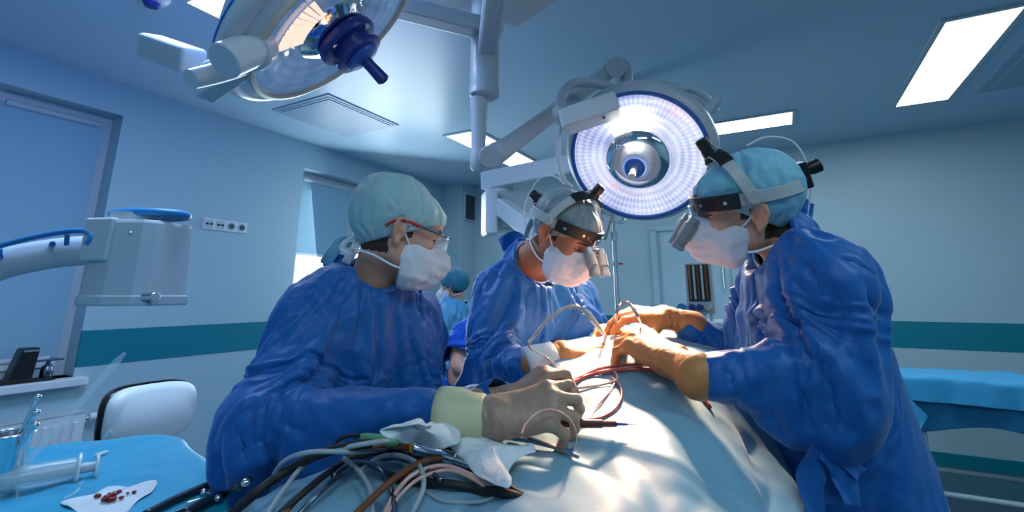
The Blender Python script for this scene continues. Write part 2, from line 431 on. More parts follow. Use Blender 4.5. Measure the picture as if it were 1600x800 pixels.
# ================================================================== the room
UL, VR = -1.6, -3.2                       # extents behind and to the right of the camera
def rbox(name, u0, u1, v0, v1, z0, z1, m, parent=None, bevel=0, kind=True, origin=None):
    b = MB().box(((u0+u1)/2, (v0+v1)/2, (z0+z1)/2), (abs(u1-u0), abs(v1-v0), abs(z1-z0)), ROOM)
    o = b.build(name, m, parent, bevel=bevel, origin=origin)
    if kind and not parent: struct(o)
    return o
rbox('floor', UL-.2, DB+.2, VR-.2, DL+.2, -.1, 0, M['floor'])
rbox('ceiling', UL-.2, DB+.2, VR-.2, DL+.2, CEIL, CEIL+.1, M['ceiling'])
rbox('wall_back', DB, DB+.2, VR-.2, DL+.2, 0, CEIL, M['wall'])
rbox('wall_right', UL-.2, DB, VR-.2, VR, 0, CEIL, M['wall'])
rbox('wall_front', UL-.2, UL, VR-.2, DL+.2, 0, CEIL, M['wall'])
# left wall with two window openings
w1r = onL(190, 180); w1b = onL(118, 588)
w2l = onL(475, 262); w2b = onL(457, 445)
W1 = dict(u0=.35, u1=(w1r[0]+w1b[0])/2, z0=w1b[1], z1=w1r[1])
W2 = dict(u0=(w2l[0]+w2b[0])/2, u1=(w2l[0]+w2b[0])/2+1.55, z0=w1b[1], z1=w2l[1])
print('W1', W1, 'W2', W2, 'stripe', onL(128, 517), onL(118, 574), onL(400, 503), onL(382, 547), 'back', onB(1600, 503), onB(1600, 548))
wl = MB()
def wseg(u0, u1, z0, z1): wl.box(((u0+u1)/2, DL+.15, (z0+z1)/2), (u1-u0, .3, z1-z0), ROOM)
wseg(UL-.2, W1['u0'], 0, CEIL); wseg(W1['u1'], W2['u0'], 0, CEIL); wseg(W2['u1'], DB, 0, CEIL)
wseg(W1['u0'], W1['u1'], 0, W1['z0']); wseg(W1['u0'], W1['u1'], W1['z1'], CEIL)
wseg(W2['u0'], W2['u1'], 0, W2['z0']); wseg(W2['u0'], W2['u1'], W2['z1'], CEIL)
struct(wl.build('wall_left', M['wall']))
ST0, ST1 = (onL(118, 574)[1]+onL(382, 547)[1])/2, (onL(128, 517)[1]+onL(400, 503)[1])/2
n = 1
for a, b in ((UL, W1['u0']), (W1['u1'], W2['u0']), (W2['u1'], DB)):
    rbox('trim_%d' % n, a, b, DL-.004, DL+.01, ST0, ST1, M['stripe']); n += 1
DOORV = (onB(1022, 400)[0], onB(1150, 400)[0])
for a, b in ((VR, DOORV[1]-.06), (DOORV[0]+.06, DL)):
    rbox('trim_%d' % n, DB-.004, DB+.01, a, b, ST0, ST1, M['stripe']); n += 1
rbox('baseboard_back', DB-.015, DB, VR, DOORV[1]-.06, 0, .10, M['stripe'])
rbox('baseboard_left', UL, DB, DL-.015, DL, 0, .10, M['stripe'])
# boxed column in the far left corner
cu0 = onL(690, 330)[0]
r_ = ray(722, 330); Yc = cu0/r_.dot(U); cv = (r_*Yc).dot(V)
rbox('wall_corner', cu0, DB, cv, DL, 0, CEIL, M['wall'])
print('corner', cu0, cv)
def window(name, Wd, blind_to, second):
    """white frame with two sashes, roller blinds, daylight behind"""
    u0, u1, z0, z1 = Wd['u0'], Wd['u1'], Wd['z0'], Wd['z1']
    o = MB().box(((u0+u1)/2, DL+.275, (z0+z1)/2), (u1-u0, .01, z1-z0), ROOM).build(name, M['window']); struct(o)
    def fr(nm, a, b, c, d, v0, v1, m='offwhite', bv=.004):
        q = MB().box(((a+b)/2, (v0+v1)/2, (c+d)/2), (b-a, v1-v0, d-c), ROOM).build(nm, M[m], o, bevel=bv); return q
    t = .06
    for nm, a, b, c, d in (('frame_rail', u0, u1, z1-t, z1), ('frame_rail', u0, u1, z0, z0+t), ('frame_stile', u0, u0+t, z0+t, z1-t), ('frame_stile', u1-t, u1, z0+t, z1-t)):
        fr(nm, a, b, c, d, DL+.15, DL+.23)
    um = u0+(u1-u0)*.5 if second else u0+(u1-u0)*.45
    fr('mullion', um-.04, um+.04, z0+t, z1-t, DL+.15, DL+.23)
    k = 0
    for a, b in ((u0+t, um-.04), (um+.04, u1-t)):
        s = .055
        for nm, aa, bb, c, d in (('sash_rail', a, b, z1-t-s, z1-t), ('sash_rail', a, b, z0+t, z0+t+s), ('sash_stile', a, a+s, z0+t+s, z1-t-s), ('sash_stile', b-s, b, z0+t+s, z1-t-s)):
            fr(nm, aa, bb, c, d, DL+.135, DL+.19, 'white')
        q = fr('pane', a+s, b-s, z0+t+s, z1-t-s, DL+.17, DL+.176, 'glass', 0)
        bt = blind_to[k]
        if bt is not None:
            fr('blind', a-.01, b+.0, bt, z1-t-.01, DL+.125, DL+.129, 'blind', 0)
            cyl = MB().cyl(RM(a+s*.6, DL+.12, z1-t-.02), RM(b-s*.6, DL+.12, z1-t-.02), .022).build('blind_roller', M['offwhite'], o, smooth=True)
            fr('blind_bar', a+s*.7, b-s*.7, bt-.012, bt+.012, DL+.12, DL+.13, 'white', .003)
        k += 1
    h = MB().box((um+.06 if not second else um-.06, DL+.125, (z0+z1)/2-.1), (.03, .02, .10), ROOM); h.box((um+.06 if not second else um-.06, DL+.105, (z0+z1)/2-.13), (.02, .025, .13), ROOM)
    h.build('window_handle', M['white'], o, bevel=.004)
    return o
window('window_1', W1, (W1['z0']+.12, W1['z0']+.12), False)
zb = onL(490, 397)[1]
window('window_2', W2, (zb, None), True)
rbox('trim_8', W1['u0']-.05, W1['u1']+.05, DL-.10, DL+.15, W1['z0']-.05, W1['z0'], M['white'], bevel=.008)
rbox('trim_9', W2['u0']-.05, W2['u1']+.05, DL-.10, DL+.15, W2['z0']-.05, W2['z0'], M['white'], bevel=.008)
# door in the back wall
dv0, dv1 = DOORV[1], DOORV[0]
do = MB().box((DB-.02, (dv0+dv1)/2, 1.06), (.04, dv1-dv0, 2.12), ROOM).build('door_1', mat('door paint', (.42, .60, .70), .35), bevel=.003); struct(do)
MB().box((DB-.045, dv0+.02, 1.07), (.05, .07, 2.16), ROOM).build('frame_stile', M['wall'], do, bevel=.01)
MB().box((DB-.045, dv1-.02, 1.07), (.05, .07, 2.16), ROOM).build('frame_stile', M['wall'], do, bevel=.01)
MB().box((DB-.045, (dv0+dv1)/2, 2.15), (.05, dv1-dv0+.05, .07), ROOM).build('frame_rail', M['wall'], do, bevel=.01)
hb = MB().cyl(RM(DB-.05, dv0+.13, 1.5), RM(DB-.08, dv0+.13, 1.5), .008); hb.cyl(RM(DB-.05, dv0+.13, 1.72), RM(DB-.08, dv0+.13, 1.72), .008); hb.cyl(RM(DB-.08, dv0+.13, 1.47), RM(DB-.08, dv0+.13, 1.75), .011)
hb.build('door_handle', M['steel'], do, smooth=True)

# ------------------------------------------------------------------ ceiling lights and vents
def ceil_quad(corners, name, label, cat, group, fr, dm, z=CEIL, depth=.03, fw=.03):
    uv = [onC(*c) for c in corners]; us = [q[0] for q in uv]; vs = [q[1] for q in uv]
    u0, u1, v0, v1 = min(us), max(us), min(vs), max(vs)
    r = empty(name, RM((u0+u1)/2, (v0+v1)/2, z), label, cat, group)
    f = MB()
    for a, b, c, d in ((u0-fw, u1+fw, v0-fw, v0), (u0-fw, u1+fw, v1, v1+fw), (u0-fw, u0, v0, v1), (u1, u1+fw, v0, v1)):
        f.box(((a+b)/2, (c+d)/2, z-depth/2), (b-a, d-c, depth), ROOM)
    f.build('frame', M[fr], r, bevel=.003)
    MB().box(((u0+u1)/2, (v0+v1)/2, z-.006), (u1-u0, v1-v0, .012), ROOM).build('diffuser' if dm == 'panel' else 'vent_plate', M[dm], r)
    print(name, [round(q, 2) for q in (u0, u1, v0, v1)])
    return r, (u0, u1, v0, v1)
LG = 'recessed ceiling light panels'
rB, eB = ceil_quad([(1400, 164), (1473, 154), (1600, 8), (1490, 30)], 'ceiling_light', 'large glowing rectangular ceiling light at the upper right of the picture', 'ceiling light', LG, 'offwhite', 'panel', depth=.012)
ceil_quad([(1118, 192), (1238, 174), (1236, 192), (1120, 209)], 'ceiling_light', 'narrow glowing ceiling light just right of the round surgical lamp', 'ceiling light', LG, 'offwhite', 'panel', depth=.012)
ceil_quad([(706, 210), (745, 203), (840, 257), (805, 262)], 'ceiling_light', 'glowing ceiling light behind the elbow of the lamp arm', 'ceiling light', LG, 'offwhite', 'panel', depth=.012)
ceil_quad([(296, 0), (372, 40), (500, 0), (420, -40)], 'ceiling_light', 'bright ceiling light behind the left surgical lamp at the top edge', 'ceiling light', LG, 'offwhite', 'panel', depth=.012)
vg = 'air diffusers in the ceiling'
def vent(corners, label):
    r, e = ceil_quad(corners, 'ceiling_vent', label, 'air vent', vg, 'grille', 'grille', depth=.008)
    u0, u1, v0, v1 = e
    MB().box(((u0+u1)/2, (v0+v1)/2, CEIL-.013), (u1-u0-.05, v1-v0-.05, .008), ROOM).build('deflector_plate', M['grille'], r, bevel=.004)
vent([(450, 178), (505, 152), (606, 190), (540, 211)], 'flat square air diffuser in the ceiling below the left surgical lamp')
vent([(1578, 97), (1640, 60), (1660, 110), (1610, 130)], 'dark square air diffuser in the ceiling at the right edge')
# wall vent on the corner column
q = [(727, 303), (748, 346)]
def onS(px, py):
    r = ray(px, py); Y = cv/r.dot(V); p = r*Y; return p.dot(U), CAMZ+p.z
a, b = onS(726, 303), onS(747, 347)
vt = empty('wall_vent', RM((a[0]+b[0])/2, cv, (a[1]+b[1])/2), 'small dark slatted vent high on the column in the far left corner', 'air vent')
uu0, uu1, zz0, zz1 = min(a[0], b[0]), max(a[0], b[0]), min(a[1], b[1]), max(a[1], b[1])
print('vent', uu0, uu1, zz0, zz1)
f = MB()
for c, d in (((uu0-.02, uu0), (zz0-.02, zz1+.02)), ((uu1, uu1+.02), (zz0-.02, zz1+.02)), ((uu0, uu1), (zz0-.02, zz0)), ((uu0, uu1), (zz1, zz1+.02))):
    f.box(((c[0]+c[1])/2, cv-.012, (d[0]+d[1])/2), (c[1]-c[0], .024, d[1]-d[0]), ROOM)
f.build('frame', M['offwhite'], vt, bevel=.003)
f = MB().box(((uu0+uu1)/2, cv-.002, (zz0+zz1)/2), (uu1-uu0, .004, zz1-zz0), ROOM)
for i in range(12): f.box(((uu0+uu1)/2, cv-.012, zz0+(i+.5)*(zz1-zz0)/12), (uu1-uu0, .014, .006), ROOM)
f.build('slats', M['darkvent'], vt)

# ================================================================== cloth and people
def bake_cloth(o, colliders, frames, pins, shrink=-.08, tension=30, bend=.5, mass=.25, quality=5, dist=.006, extra=None, air=3.0):
    """lets fabric settle on what it hangs on, then keeps the settled shape as plain mesh"""
    cols = []
    for nm, (v, f) in enumerate(colliders):
        c = link_mesh('settle_body', v, f, M['black'], smooth=False); bpy_clean(c); m_ = modv(c, 'COLLISION'); c.collision.thickness_outer = dist; c.collision.cloth_friction = 12
        cols.append(c)
    g = o.vertex_groups.new(name='pin')
    for i, w in pins: g.add([int(i)], float(w), 'REPLACE')
    cm = modv(o, 'CLOTH'); s = cm.settings
    s.quality = quality; s.mass = mass; s.tension_stiffness = tension; s.compression_stiffness = tension; s.shear_stiffness = tension*.5
    s.bending_stiffness = bend; s.vertex_group_mass = 'pin'; s.shrink_min = shrink; s.shrink_max = shrink; s.air_damping = air
    s.tension_damping = 8; s.compression_damping = 8; s.shear_damping = 8; s.bending_damping = 1
    cs = cm.collision_settings; cs.collision_quality = 2; cs.distance_min = dist; cs.use_self_collision = False
    SC.frame_start = 1; SC.frame_end = frames
    cm.point_cache.frame_start = 1; cm.point_cache.frame_end = frames
    for f in range(1, frames+1): SC.frame_set(f)
    dg = bpy.context.evaluated_depsgraph_get()
    me = bpy.data.meshes.new_from_object(o.evaluated_get(dg), depsgraph=dg)
    old = o.data; nm = old.name; o.modifiers.clear(); o.vertex_groups.clear(); o.data = me; bpy.data.meshes.remove(old); me.name = nm
    for c in cols:
        m_ = c.data; bpy.data.objects.remove(c); bpy.data.meshes.remove(m_)
    SC.frame_set(1)
    return o

def refine(o, lv=1):
    modv(o, 'SUBSURF', levels=lv, render_levels=lv)
    dg = bpy.context.evaluated_depsgraph_get(); me = bpy.data.meshes.new_from_object(o.evaluated_get(dg), depsgraph=dg)
    old = o.data; nm = old.name; o.modifiers.clear(); o.data = me; bpy.data.meshes.remove(old); me.name = nm
    me.polygons.foreach_set('use_smooth', [True]*len(me.polygons))
def getv(o):
    a = np.empty(len(o.data.vertices)*3); o.data.vertices.foreach_get('co', a); b = np.empty_like(a); o.data.vertices.foreach_get('normal', b)
    return a.reshape(-1, 3), b.reshape(-1, 3)
def setv(o, v): o.data.vertices.foreach_set('co', v.ravel()); o.data.update()
def crumple(o, bones, amp, seed, scale=1.0):
    """stiff-fabric creases: sharp ridges that run mostly along the limb or body they cover"""
    v, n = getv(o); L = np.array(root_of(o).location); p = v+L
    best = np.full(len(p), 9.); D = np.zeros((len(p), 3))
    for a, b in bones:
        a = np.array(a, float); b = np.array(b, float); d = b-a; L2 = d@d
        t = np.clip(((p-a)@d)/L2, 0, 1); ds = np.linalg.norm(p-a-t[:, None]*d, axis=1)
        w = np.exp(-(ds/.07)**2)+1e-9; D += w[:, None]*d/math.sqrt(L2)
    D /= np.linalg.norm(D, axis=1)[:, None]+1e-9
    wv = np.stack([vnoise(p*5+7*i, seed+i) for i in range(3)], -1)*.055
    q = p+wv; al = (q*D).sum(1)[:, None]*D; q1 = (q-al*.55)*8.0*scale
    r1 = 1-np.abs(vnoise(q1, seed+5))*2.2
    q2 = (p+wv*1.6)*7.5*scale; r2 = 1-np.abs(vnoise(q2, seed+9))*2.2
    q3 = (p+wv*.7)*17*scale; r3 = 1-np.abs(vnoise(q3, seed+12))*2
    m_ = np.clip(vnoise(p*4+3, seed+20)*.6+.6, .1, 1.1)
    r4 = 1-np.abs(vnoise((p+wv*1.2)*11*scale+5, seed+31))*2.4
    h = (.015*r1+.014*r2+.004*r3+.009*np.sign(r4)*np.abs(r4)**1.3)*m_*amp
    setv(o, v+n*h[:, None])
HEADS = []
def head_prims(F, X, cap=False):
    w = lambda *p: W(X, p)
    F.ell((0, -.014, .035), (.074, .096, .086), X, .02)
    F.ell((0, .030, -.022), (.060, .064, .078), X, .03)
    for s in (-1, 1):
        F.cap(w(s*.050, -.002, -.055), w(s*.014, .070, -.098), .018, .016, .035)       # jaw
        F.ell((s*.036, .064, -.026), (.026, .026, .026), X, .02)                        # cheek
    F.ell((0, .078, -.096), (.022, .018, .018), X, .02)                                 # chin
    F.cap(w(-.036, .082, .026), w(.036, .082, .026), .011, .011, .02)                   # brow
    F.ell((0, .070, .045), (.056, .034, .040), X, .03)                                  # forehead
    for s in (-1, 1): F.ell((s*.031, .098, .004), (.019, .016, .012), X, .012, True)    # eye sockets
    for s in (-1, 1): F.ell((s*.031, .080, .004), (.013, .013, .012), X, .003)
    F.cap(w(0, .092, .014), w(0, .110, -.022), .006, .009, .012)                        # nose
    F.ell((0, .108, -.028), (.012, .012, .009), X, .008)
    for s in (-1, 1): F.ell((s*.011, .100, -.030), (.008, .009, .008), X, .006)
    F.cap(w(-.020, .090, -.060), w(.020, .090, -.060), .007, .007, .012)                # lips
def ear_prims(F, X):
    for s in (-1, 1):
        E = X @ Matrix.Translation((s*.076, -.008, -.002)) @ Matrix.Rotation(s*.45, 4, 'Z') @ Matrix.Rotation(-.12, 4, 'X')
        F.ell((s*.004, 0, 0), (.006, .018, .029), E, .006)
        pts = [(s*.010, .011, .002), (s*.012, .014, .016), (s*.013, .008, .028), (s*.014, -.006, .031), (s*.015, -.017, .021), (s*.015, -.019, .004), (s*.012, -.012, -.014), (s*.008, -.003, -.024)]
        for a, b in zip(pts, pts[1:]): F.cap(W(E, a), W(E, b), .0042, .0042, .003)
        F.ell((s*.008, .003, -.026), (.006, .009, .010), E, .005)
        F.cap(W(E, (s*.010, -.008, .018)), W(E, (s*.010, -.009, -.004)), .0038, .0038, .004)
        F.cap(W(E, (s*.010, .013, -.006)), W(E, (s*.011, .010, .002)), .0045, .0045, .004)
        F.ell((s*.014, .002, -.006), (.007, .007, .010), E, .004, True)

def person(name, label, J, group=None, skin='skin', hair='hair', gown='gown', hem=.42, gown_on=True, fine=.0035, frames=26, bulk=1.0, sleeve=1.0, res=.014, feetdir=None, shrink=-.09, cat='person', crease=1.0, seed=1):
    pel = Vector(J['pel']); X = J['head']; hc = X.translation
    root = empty(name, (pel.x, pel.y, 0), label, cat, group)
    shR, shL, nk = Vector(J['shR']), Vector(J['shL']), Vector(J['neck'])
    ch = (shR+shL)/2; hd = Vector(feetdir if feetdir else (J['fwd'][0], J['fwd'][1], 0)).normalized()
    side = Vector((hd.y, -hd.x, 0))
    allp = [pel, hc, shR, shL, Vector(J['elR']), Vector(J['elL']), Vector(J['wrR']), Vector(J['wrL'])]
    lo = [min(p[i] for p in allp)-.16 for i in range(3)]; hi = [max(p[i] for p in allp)+.16 for i in range(3)]; lo[2] = -.02
    hcx = [hc[i] for i in range(3)]
    F = Field(axis(lo[0], hi[0], .016, (hcx[0]-.125, hcx[0]+.125), fine), axis(lo[1], hi[1], .016, (hcx[1]-.125, hcx[1]+.125), fine),
              axis(0, hi[2]+.02, .016, (hcx[2]-.14, hcx[2]+.14), fine))
    def torso(F, g):
        k = .06; e = g
        F.cap(shR, shL, .052+e, .052+e, .03)
        mid = ch.lerp(pel, .38); ml = ch.lerp(pel, .16)
        F.cap(ch.lerp(shR, .45)-Vector((0, 0, .09)), mid+side*.06, .098+e, .10+e, k); F.cap(ch.lerp(shL, .45)-Vector((0, 0, .09)), mid-side*.06, .098+e, .10+e, k)
        F.cap(mid+side*.04, pel+side*.05, .10+e, .115+e, k); F.cap(mid-side*.04, pel-side*.05, .10+e, .115+e, k)
        F.cap(ch, nk, .055+e*.8, .050+e*.55, .04)
        for s, el, wr in ((shR, 'elR', 'wrR'), (shL, 'elL', 'wrL')):
            E_, W_ = Vector(J[el]), Vector(J[wr])
            F.cap(s, E_, .052+e*sleeve, .040+e*1.1*sleeve, .03); F.cap(E_, W_, .040+e*1.0*sleeve, .026+e*.22, .02)
    torso(F, 0)
    F.cap(nk, W(X, (0, -.03, -.05)), .056, .050, .03)
    for s in (1, -1):
        hip = pel+side*s*.09; kn = Vector((hip.x, hip.y, .50))+hd*.02; an = Vector((hip.x, hip.y, .09))
        F.cap(hip, kn, .085, .058, .03); F.cap(kn, an, .056, .038, .02)
        F.cap(an-Vector((0, 0, .045)), an-Vector((0, 0, .05))+hd*.17, .040, .036, .02)
    cvb = F.mesh() if False else None
    head_prims(F, X); ear_prims(F, X)
    v, f = F.mesh(); v = vsmooth(v, f, 1, .4)
    hl = local(X, v[f].mean(1)); near = (np.abs(hl) < (.12, .13, .14)).all(1)
    # hair at the nape, sideburn and brows
    hr = near & (hl[:, 2] > -.058) & (hl[:, 1] < -.030-.25*np.maximum(hl[:, 2], -.05)) & (hl[:, 2] < .12) & (np.abs(hl[:, 0]) < .0735+0*hl[:, 0])
    hr |= near & (hl[:, 2] > .045) & (hl[:, 1] > -.05) & ((hl[:, 2]-.045) > (hl[:, 1]-.03)*.30)
    hr |= near & (np.abs(hl[:, 0]) > .058) & (hl[:, 1] > .012) & (hl[:, 1] < .030) & (hl[:, 2] > -.01) & (hl[:, 2] < .08)
    hr |= near & (hl[:, 1] > .070) & (np.abs(np.abs(hl[:, 0])-.031) < .018) & (np.abs(hl[:, 2]-.024-.0*hl[:, 0]) < .0042)
    eye = near & (hl[:, 1] > .080) & (np.abs(np.abs(hl[:, 0])-.031) < .012) & (np.abs(hl[:, 2]-.001) < .0016)
    cl = v[f].mean(1)[:, 2] < .12
    fm = np.where(hr | eye, 1, 0); fm[cl] = 2
    body = link_mesh('body', v, f, [M[skin], M[hair], M['rubber']], root, True, fm)
    if not gown_on: return root, X, None
    # ---- gown
    G_ = Field(axis(lo[0]-.1, hi[0]+.1, res), axis(lo[1]-.1, hi[1]+.1, res), axis(hem-.08, hi[2], res))
    torso(G_, .024*bulk)
    hp = pel+Vector((0, 0, .05)); G_.cap(hp, Vector((pel.x, pel.y, hem-.2)), .12+.03*bulk, .15+.02*bulk, .06)
    G_.cap(hp+side*.07, Vector((pel.x, pel.y, hem-.2))+side*.09, .11+.02*bulk, .13+.02*bulk, .06); G_.cap(hp-side*.07, Vector((pel.x, pel.y, hem-.2))-side*.09, .11+.02*bulk, .13+.02*bulk, .06)
    G_.cap(nk, nk+(Vector(W(X, (0, -.03, -.05)))-nk)*.5, .062, .066, .03)
    CUTS = [('sh'+q, 'cut'+q) if 'cut'+q in J else ('el'+q, 'wr'+q) for q in 'RL']
    gv, gf = G_.mesh(); gv = vsmooth(gv, gf, 3, .5)
    fc = gv[gf].mean(1)
    nax = np.array((Vector(W(X, (0, -.03, -.05)))-nk).normalized()); nn = np.array(nk)
    neckrel = (fc-nn)@nax; nd = np.linalg.norm((fc-nn)-neckrel[:, None]*nax, axis=1)
    keep = ~((neckrel > .030) & (nd < .092)) & (fc[:, 2] > hem)
    for el, wr in CUTS:
        a = np.array(J[wr]); d = a-np.array(J[el]); d = d/np.linalg.norm(d); r = (fc-a)@d
        keep &= ~((r > .0) & (np.linalg.norm(fc-a, axis=1) < .11))
        if wr.startswith('cut'):
            w_ = np.array(J['wr'+wr[3]]); e_ = np.array(J['el'+wr[3]]); dd = w_-e_
            t = np.clip(((fc-e_)@dd)/(dd@dd), 0, 1); keep &= ~((np.linalg.norm(fc-e_-t[:, None]*dd, axis=1) < .10) & (r > -.02))
    gf = gf[keep]; used = np.unique(gf); remap = -np.ones(len(gv), int); remap[used] = np.arange(len(used)); gv = gv[used]; gf = remap[gf]
    # collider: coarse body
    C_ = Field(axis(lo[0], hi[0], .02), axis(lo[1], hi[1], .02), axis(hem-.1, hi[2], .02)); torso(C_, 0)
    C_.cap(nk, W(X, (0, -.03, -.05)), .056, .052, .03)
    C_.cap(hp+side*.06, Vector((pel.x, pel.y, hem-.2))+side*.09, .11, .11, .06); C_.cap(hp-side*.06, Vector((pel.x, pel.y, hem-.2))-side*.09, .11, .11, .06)
    cv_, cf_ = C_.mesh()
    pins = []
    ed = np.concatenate([gf[:, [0, 1]], gf[:, [1, 2]], gf[:, [2, 3]], gf[:, [3, 0]]]); es = np.sort(ed, 1)
    uq, ct = np.unique(es, axis=0, return_counts=True); bd = np.unique(uq[ct == 1]); bp_ = gv[bd]
    rim = bd[(bp_[:, 2] > hem+.1)]
    rr_ = (gv[rim]-nn)@nax; nd_ = np.linalg.norm((gv[rim]-nn)-rr_[:, None]*nax, axis=1)
    q = rim[(nd_ < .12) & (rr_ > -.03)]; gv[q] -= np.outer(((gv[q]-nn)@nax)-.028, nax)
    for el, wr in CUTS:
        a = np.array(J[wr]); d = a-np.array(J[el]); d = d/np.linalg.norm(d); q2 = rim[(np.linalg.norm(gv[rim]-a, axis=1) < .09)]
        gv[q2] -= np.outer(((gv[q2]-a)@d)+.004, d)
    near1 = set(rim.tolist())
    for _ in range(2): near1 |= set(es[np.isin(es[:, 0], list(near1)) | np.isin(es[:, 1], list(near1))].ravel().tolist())
    pins = [(i, 1) for i in near1]
    gown_o = link_mesh('gown', gv, gf, M[gown], root)
    rims = [rim[(np.linalg.norm(gv[rim]-nn, axis=1) < .13)]]
    if frames: bake_cloth(gown_o, [(cv_, cf_)], frames, pins, shrink=shrink)
    refine(gown_o, 2 if fine < .005 else 1)
    bones = [(J['shR'], J['elR']), (J['elR'], J['wrR']), (J['shL'], J['elL']), (J['elL'], J['wrL']), (ch, pel), (pel, (pel.x, pel.y, 0))]
    crumple(gown_o, bones, crease, seed)
    modv(gown_o, 'SOLIDIFY', thickness=.0015, offset=0)
    # bound neck edge
    q = gv[rims[0]]; rel = q-nn; e1 = np.cross(nax, (0, 0, 1)); e1 /= np.linalg.norm(e1); e2 = np.cross(nax, e1)
    o_ = q[np.argsort(np.arctan2(rel@e2, rel@e1))]; o_ = o_[::2]
    for _ in range(3): o_ = (np.roll(o_, 1, 0)+o_*2+np.roll(o_, -1, 0))/4
    if len(o_) > 5: MB().tube([Vector(t) for t in o_], .0055, 8, 2, closed=True, flat=1.5).build('neck_binding', M[gown], gown_o, smooth=True, auto=False)
    print(name, 'body', len(v), 'gown', len(gv))
    return root, X, gown_o

def bouffant(root, X, m, front=.040, back=-.062, r=(.086, .110, .098), c=(0, -.020, .042), seed=1, puff=(0, -.03, .05, 0), amp=.0045):
    """cloth cap pulled over the skull: gathered edge band, creases that run up from the edge"""
    F = Field(*[axis(q-.15, q+.15, .004) for q in X.translation])
    F.ell(c, r, X, .02); F.ell((0, .064, .050), (.062, .044, .047), X, .03)
    if puff[3]: F.ell(puff[:3], (puff[3],)*3, X, .05)
    A = np.array(X)
    def disp(p):
        l = local(X, p); a = np.arctan2(l[:, 0], l[:, 1]); h = l[:, 2]
        q = np.stack([a*3.2+vnoise(l*22, seed)*.9, h*9, l[:, 1]*9], -1)
        return -amp*(ridged(q, seed)*.9+.5*ridged(q*2.3, seed+3)) + .0012*np.sin(a*60)*np.exp(-((h-edge(l))/.012)**2)
    def edge(l): return back+(front-back)*np.clip((l[:, 1]+.10)/.19, 0, 1)
    F.add(disp)
    n = np.array((0, -(back-front)/.19*-1, -1.0)); sl = (front-back)/.19
    # keep what lies above the plane z = back + sl*(y+.10)
    nn = np.array((0, sl, -1.0)); L_ = np.linalg.norm(nn); off = -(back+sl*.10)
    F.cut(X, tuple(nn/L_), off/L_)
    v, f = F.mesh(); v = vsmooth(v, f, 1, .4)
    return link_mesh('surgical_cap', v, f, M[m], root)

def face_mask(root, X, seed=3, drop=.145):
    F = Field(*[axis(q-.16, q+.16, .0035) for q in W(X, (0, .05, -.05))])
    F.ell((0, .040, -.056), (.0715, .080, .066), X, .02); F.cap(W(X, (-.03, .05, -.100)), W(X, (.03, .05, -.100)), .026, .026, .03)
    F.cap(W(X, (0, .100, -.012)), W(X, (0, .122, -.050)), .012, .018, .04)
    F.cap(W(X, (0, .118, -.055)), W(X, (0, .092, -.100)), .018, .024, .04)
    def disp(p):
        l = local(X, p)
        pl = np.sin(l[:, 2]*260)*.0014*np.exp(-(l[:, 0]/.06)**2)
        return -.0022*ridged(l*26+np.array((0, 0, 3.)), seed)-.0016*ridged(l*55, seed+1)+pl
    F.add(disp)
    s = .30; n = np.array((0, -s, 1.0)); n /= np.linalg.norm(n); F.cut(X, tuple(n), (-.012-s*.09)/math.sqrt(1+s*s)+.004)   # top edge
    F.cut(X, (0, -1, -.18), -.004+.0)         # back edge in front of the ears
    F.cut(X, (0, .25, -1), drop)
    v, f = F.mesh(); v = vsmooth(v, f, 1, .4)
    m_ = link_mesh('face_mask', v, f, M['mask'], root)
    b = MB()
    for sd in (-1, 1):
        b.tube([W(X, (sd*.062, .030, -.030)), W(X, (sd*.074, .014, -.008)), W(X, (sd*.083, -.012, .032)), W(X, (sd*.082, -.05, .05))], .0028, 8, 6, flat=.5)
        b.tube([W(X, (sd*.060, .026, -.085)), W(X, (sd*.068, .0, -.083)), W(X, (sd*.064, -.045, -.070)), W(X, (sd*.035, -.085, -.064)), W(X, (0, -.098, -.062))], .0028, 8, 6, flat=.5)
    b.build('mask_tie', M['tie'], m_, smooth=True, auto=False)
    return m_

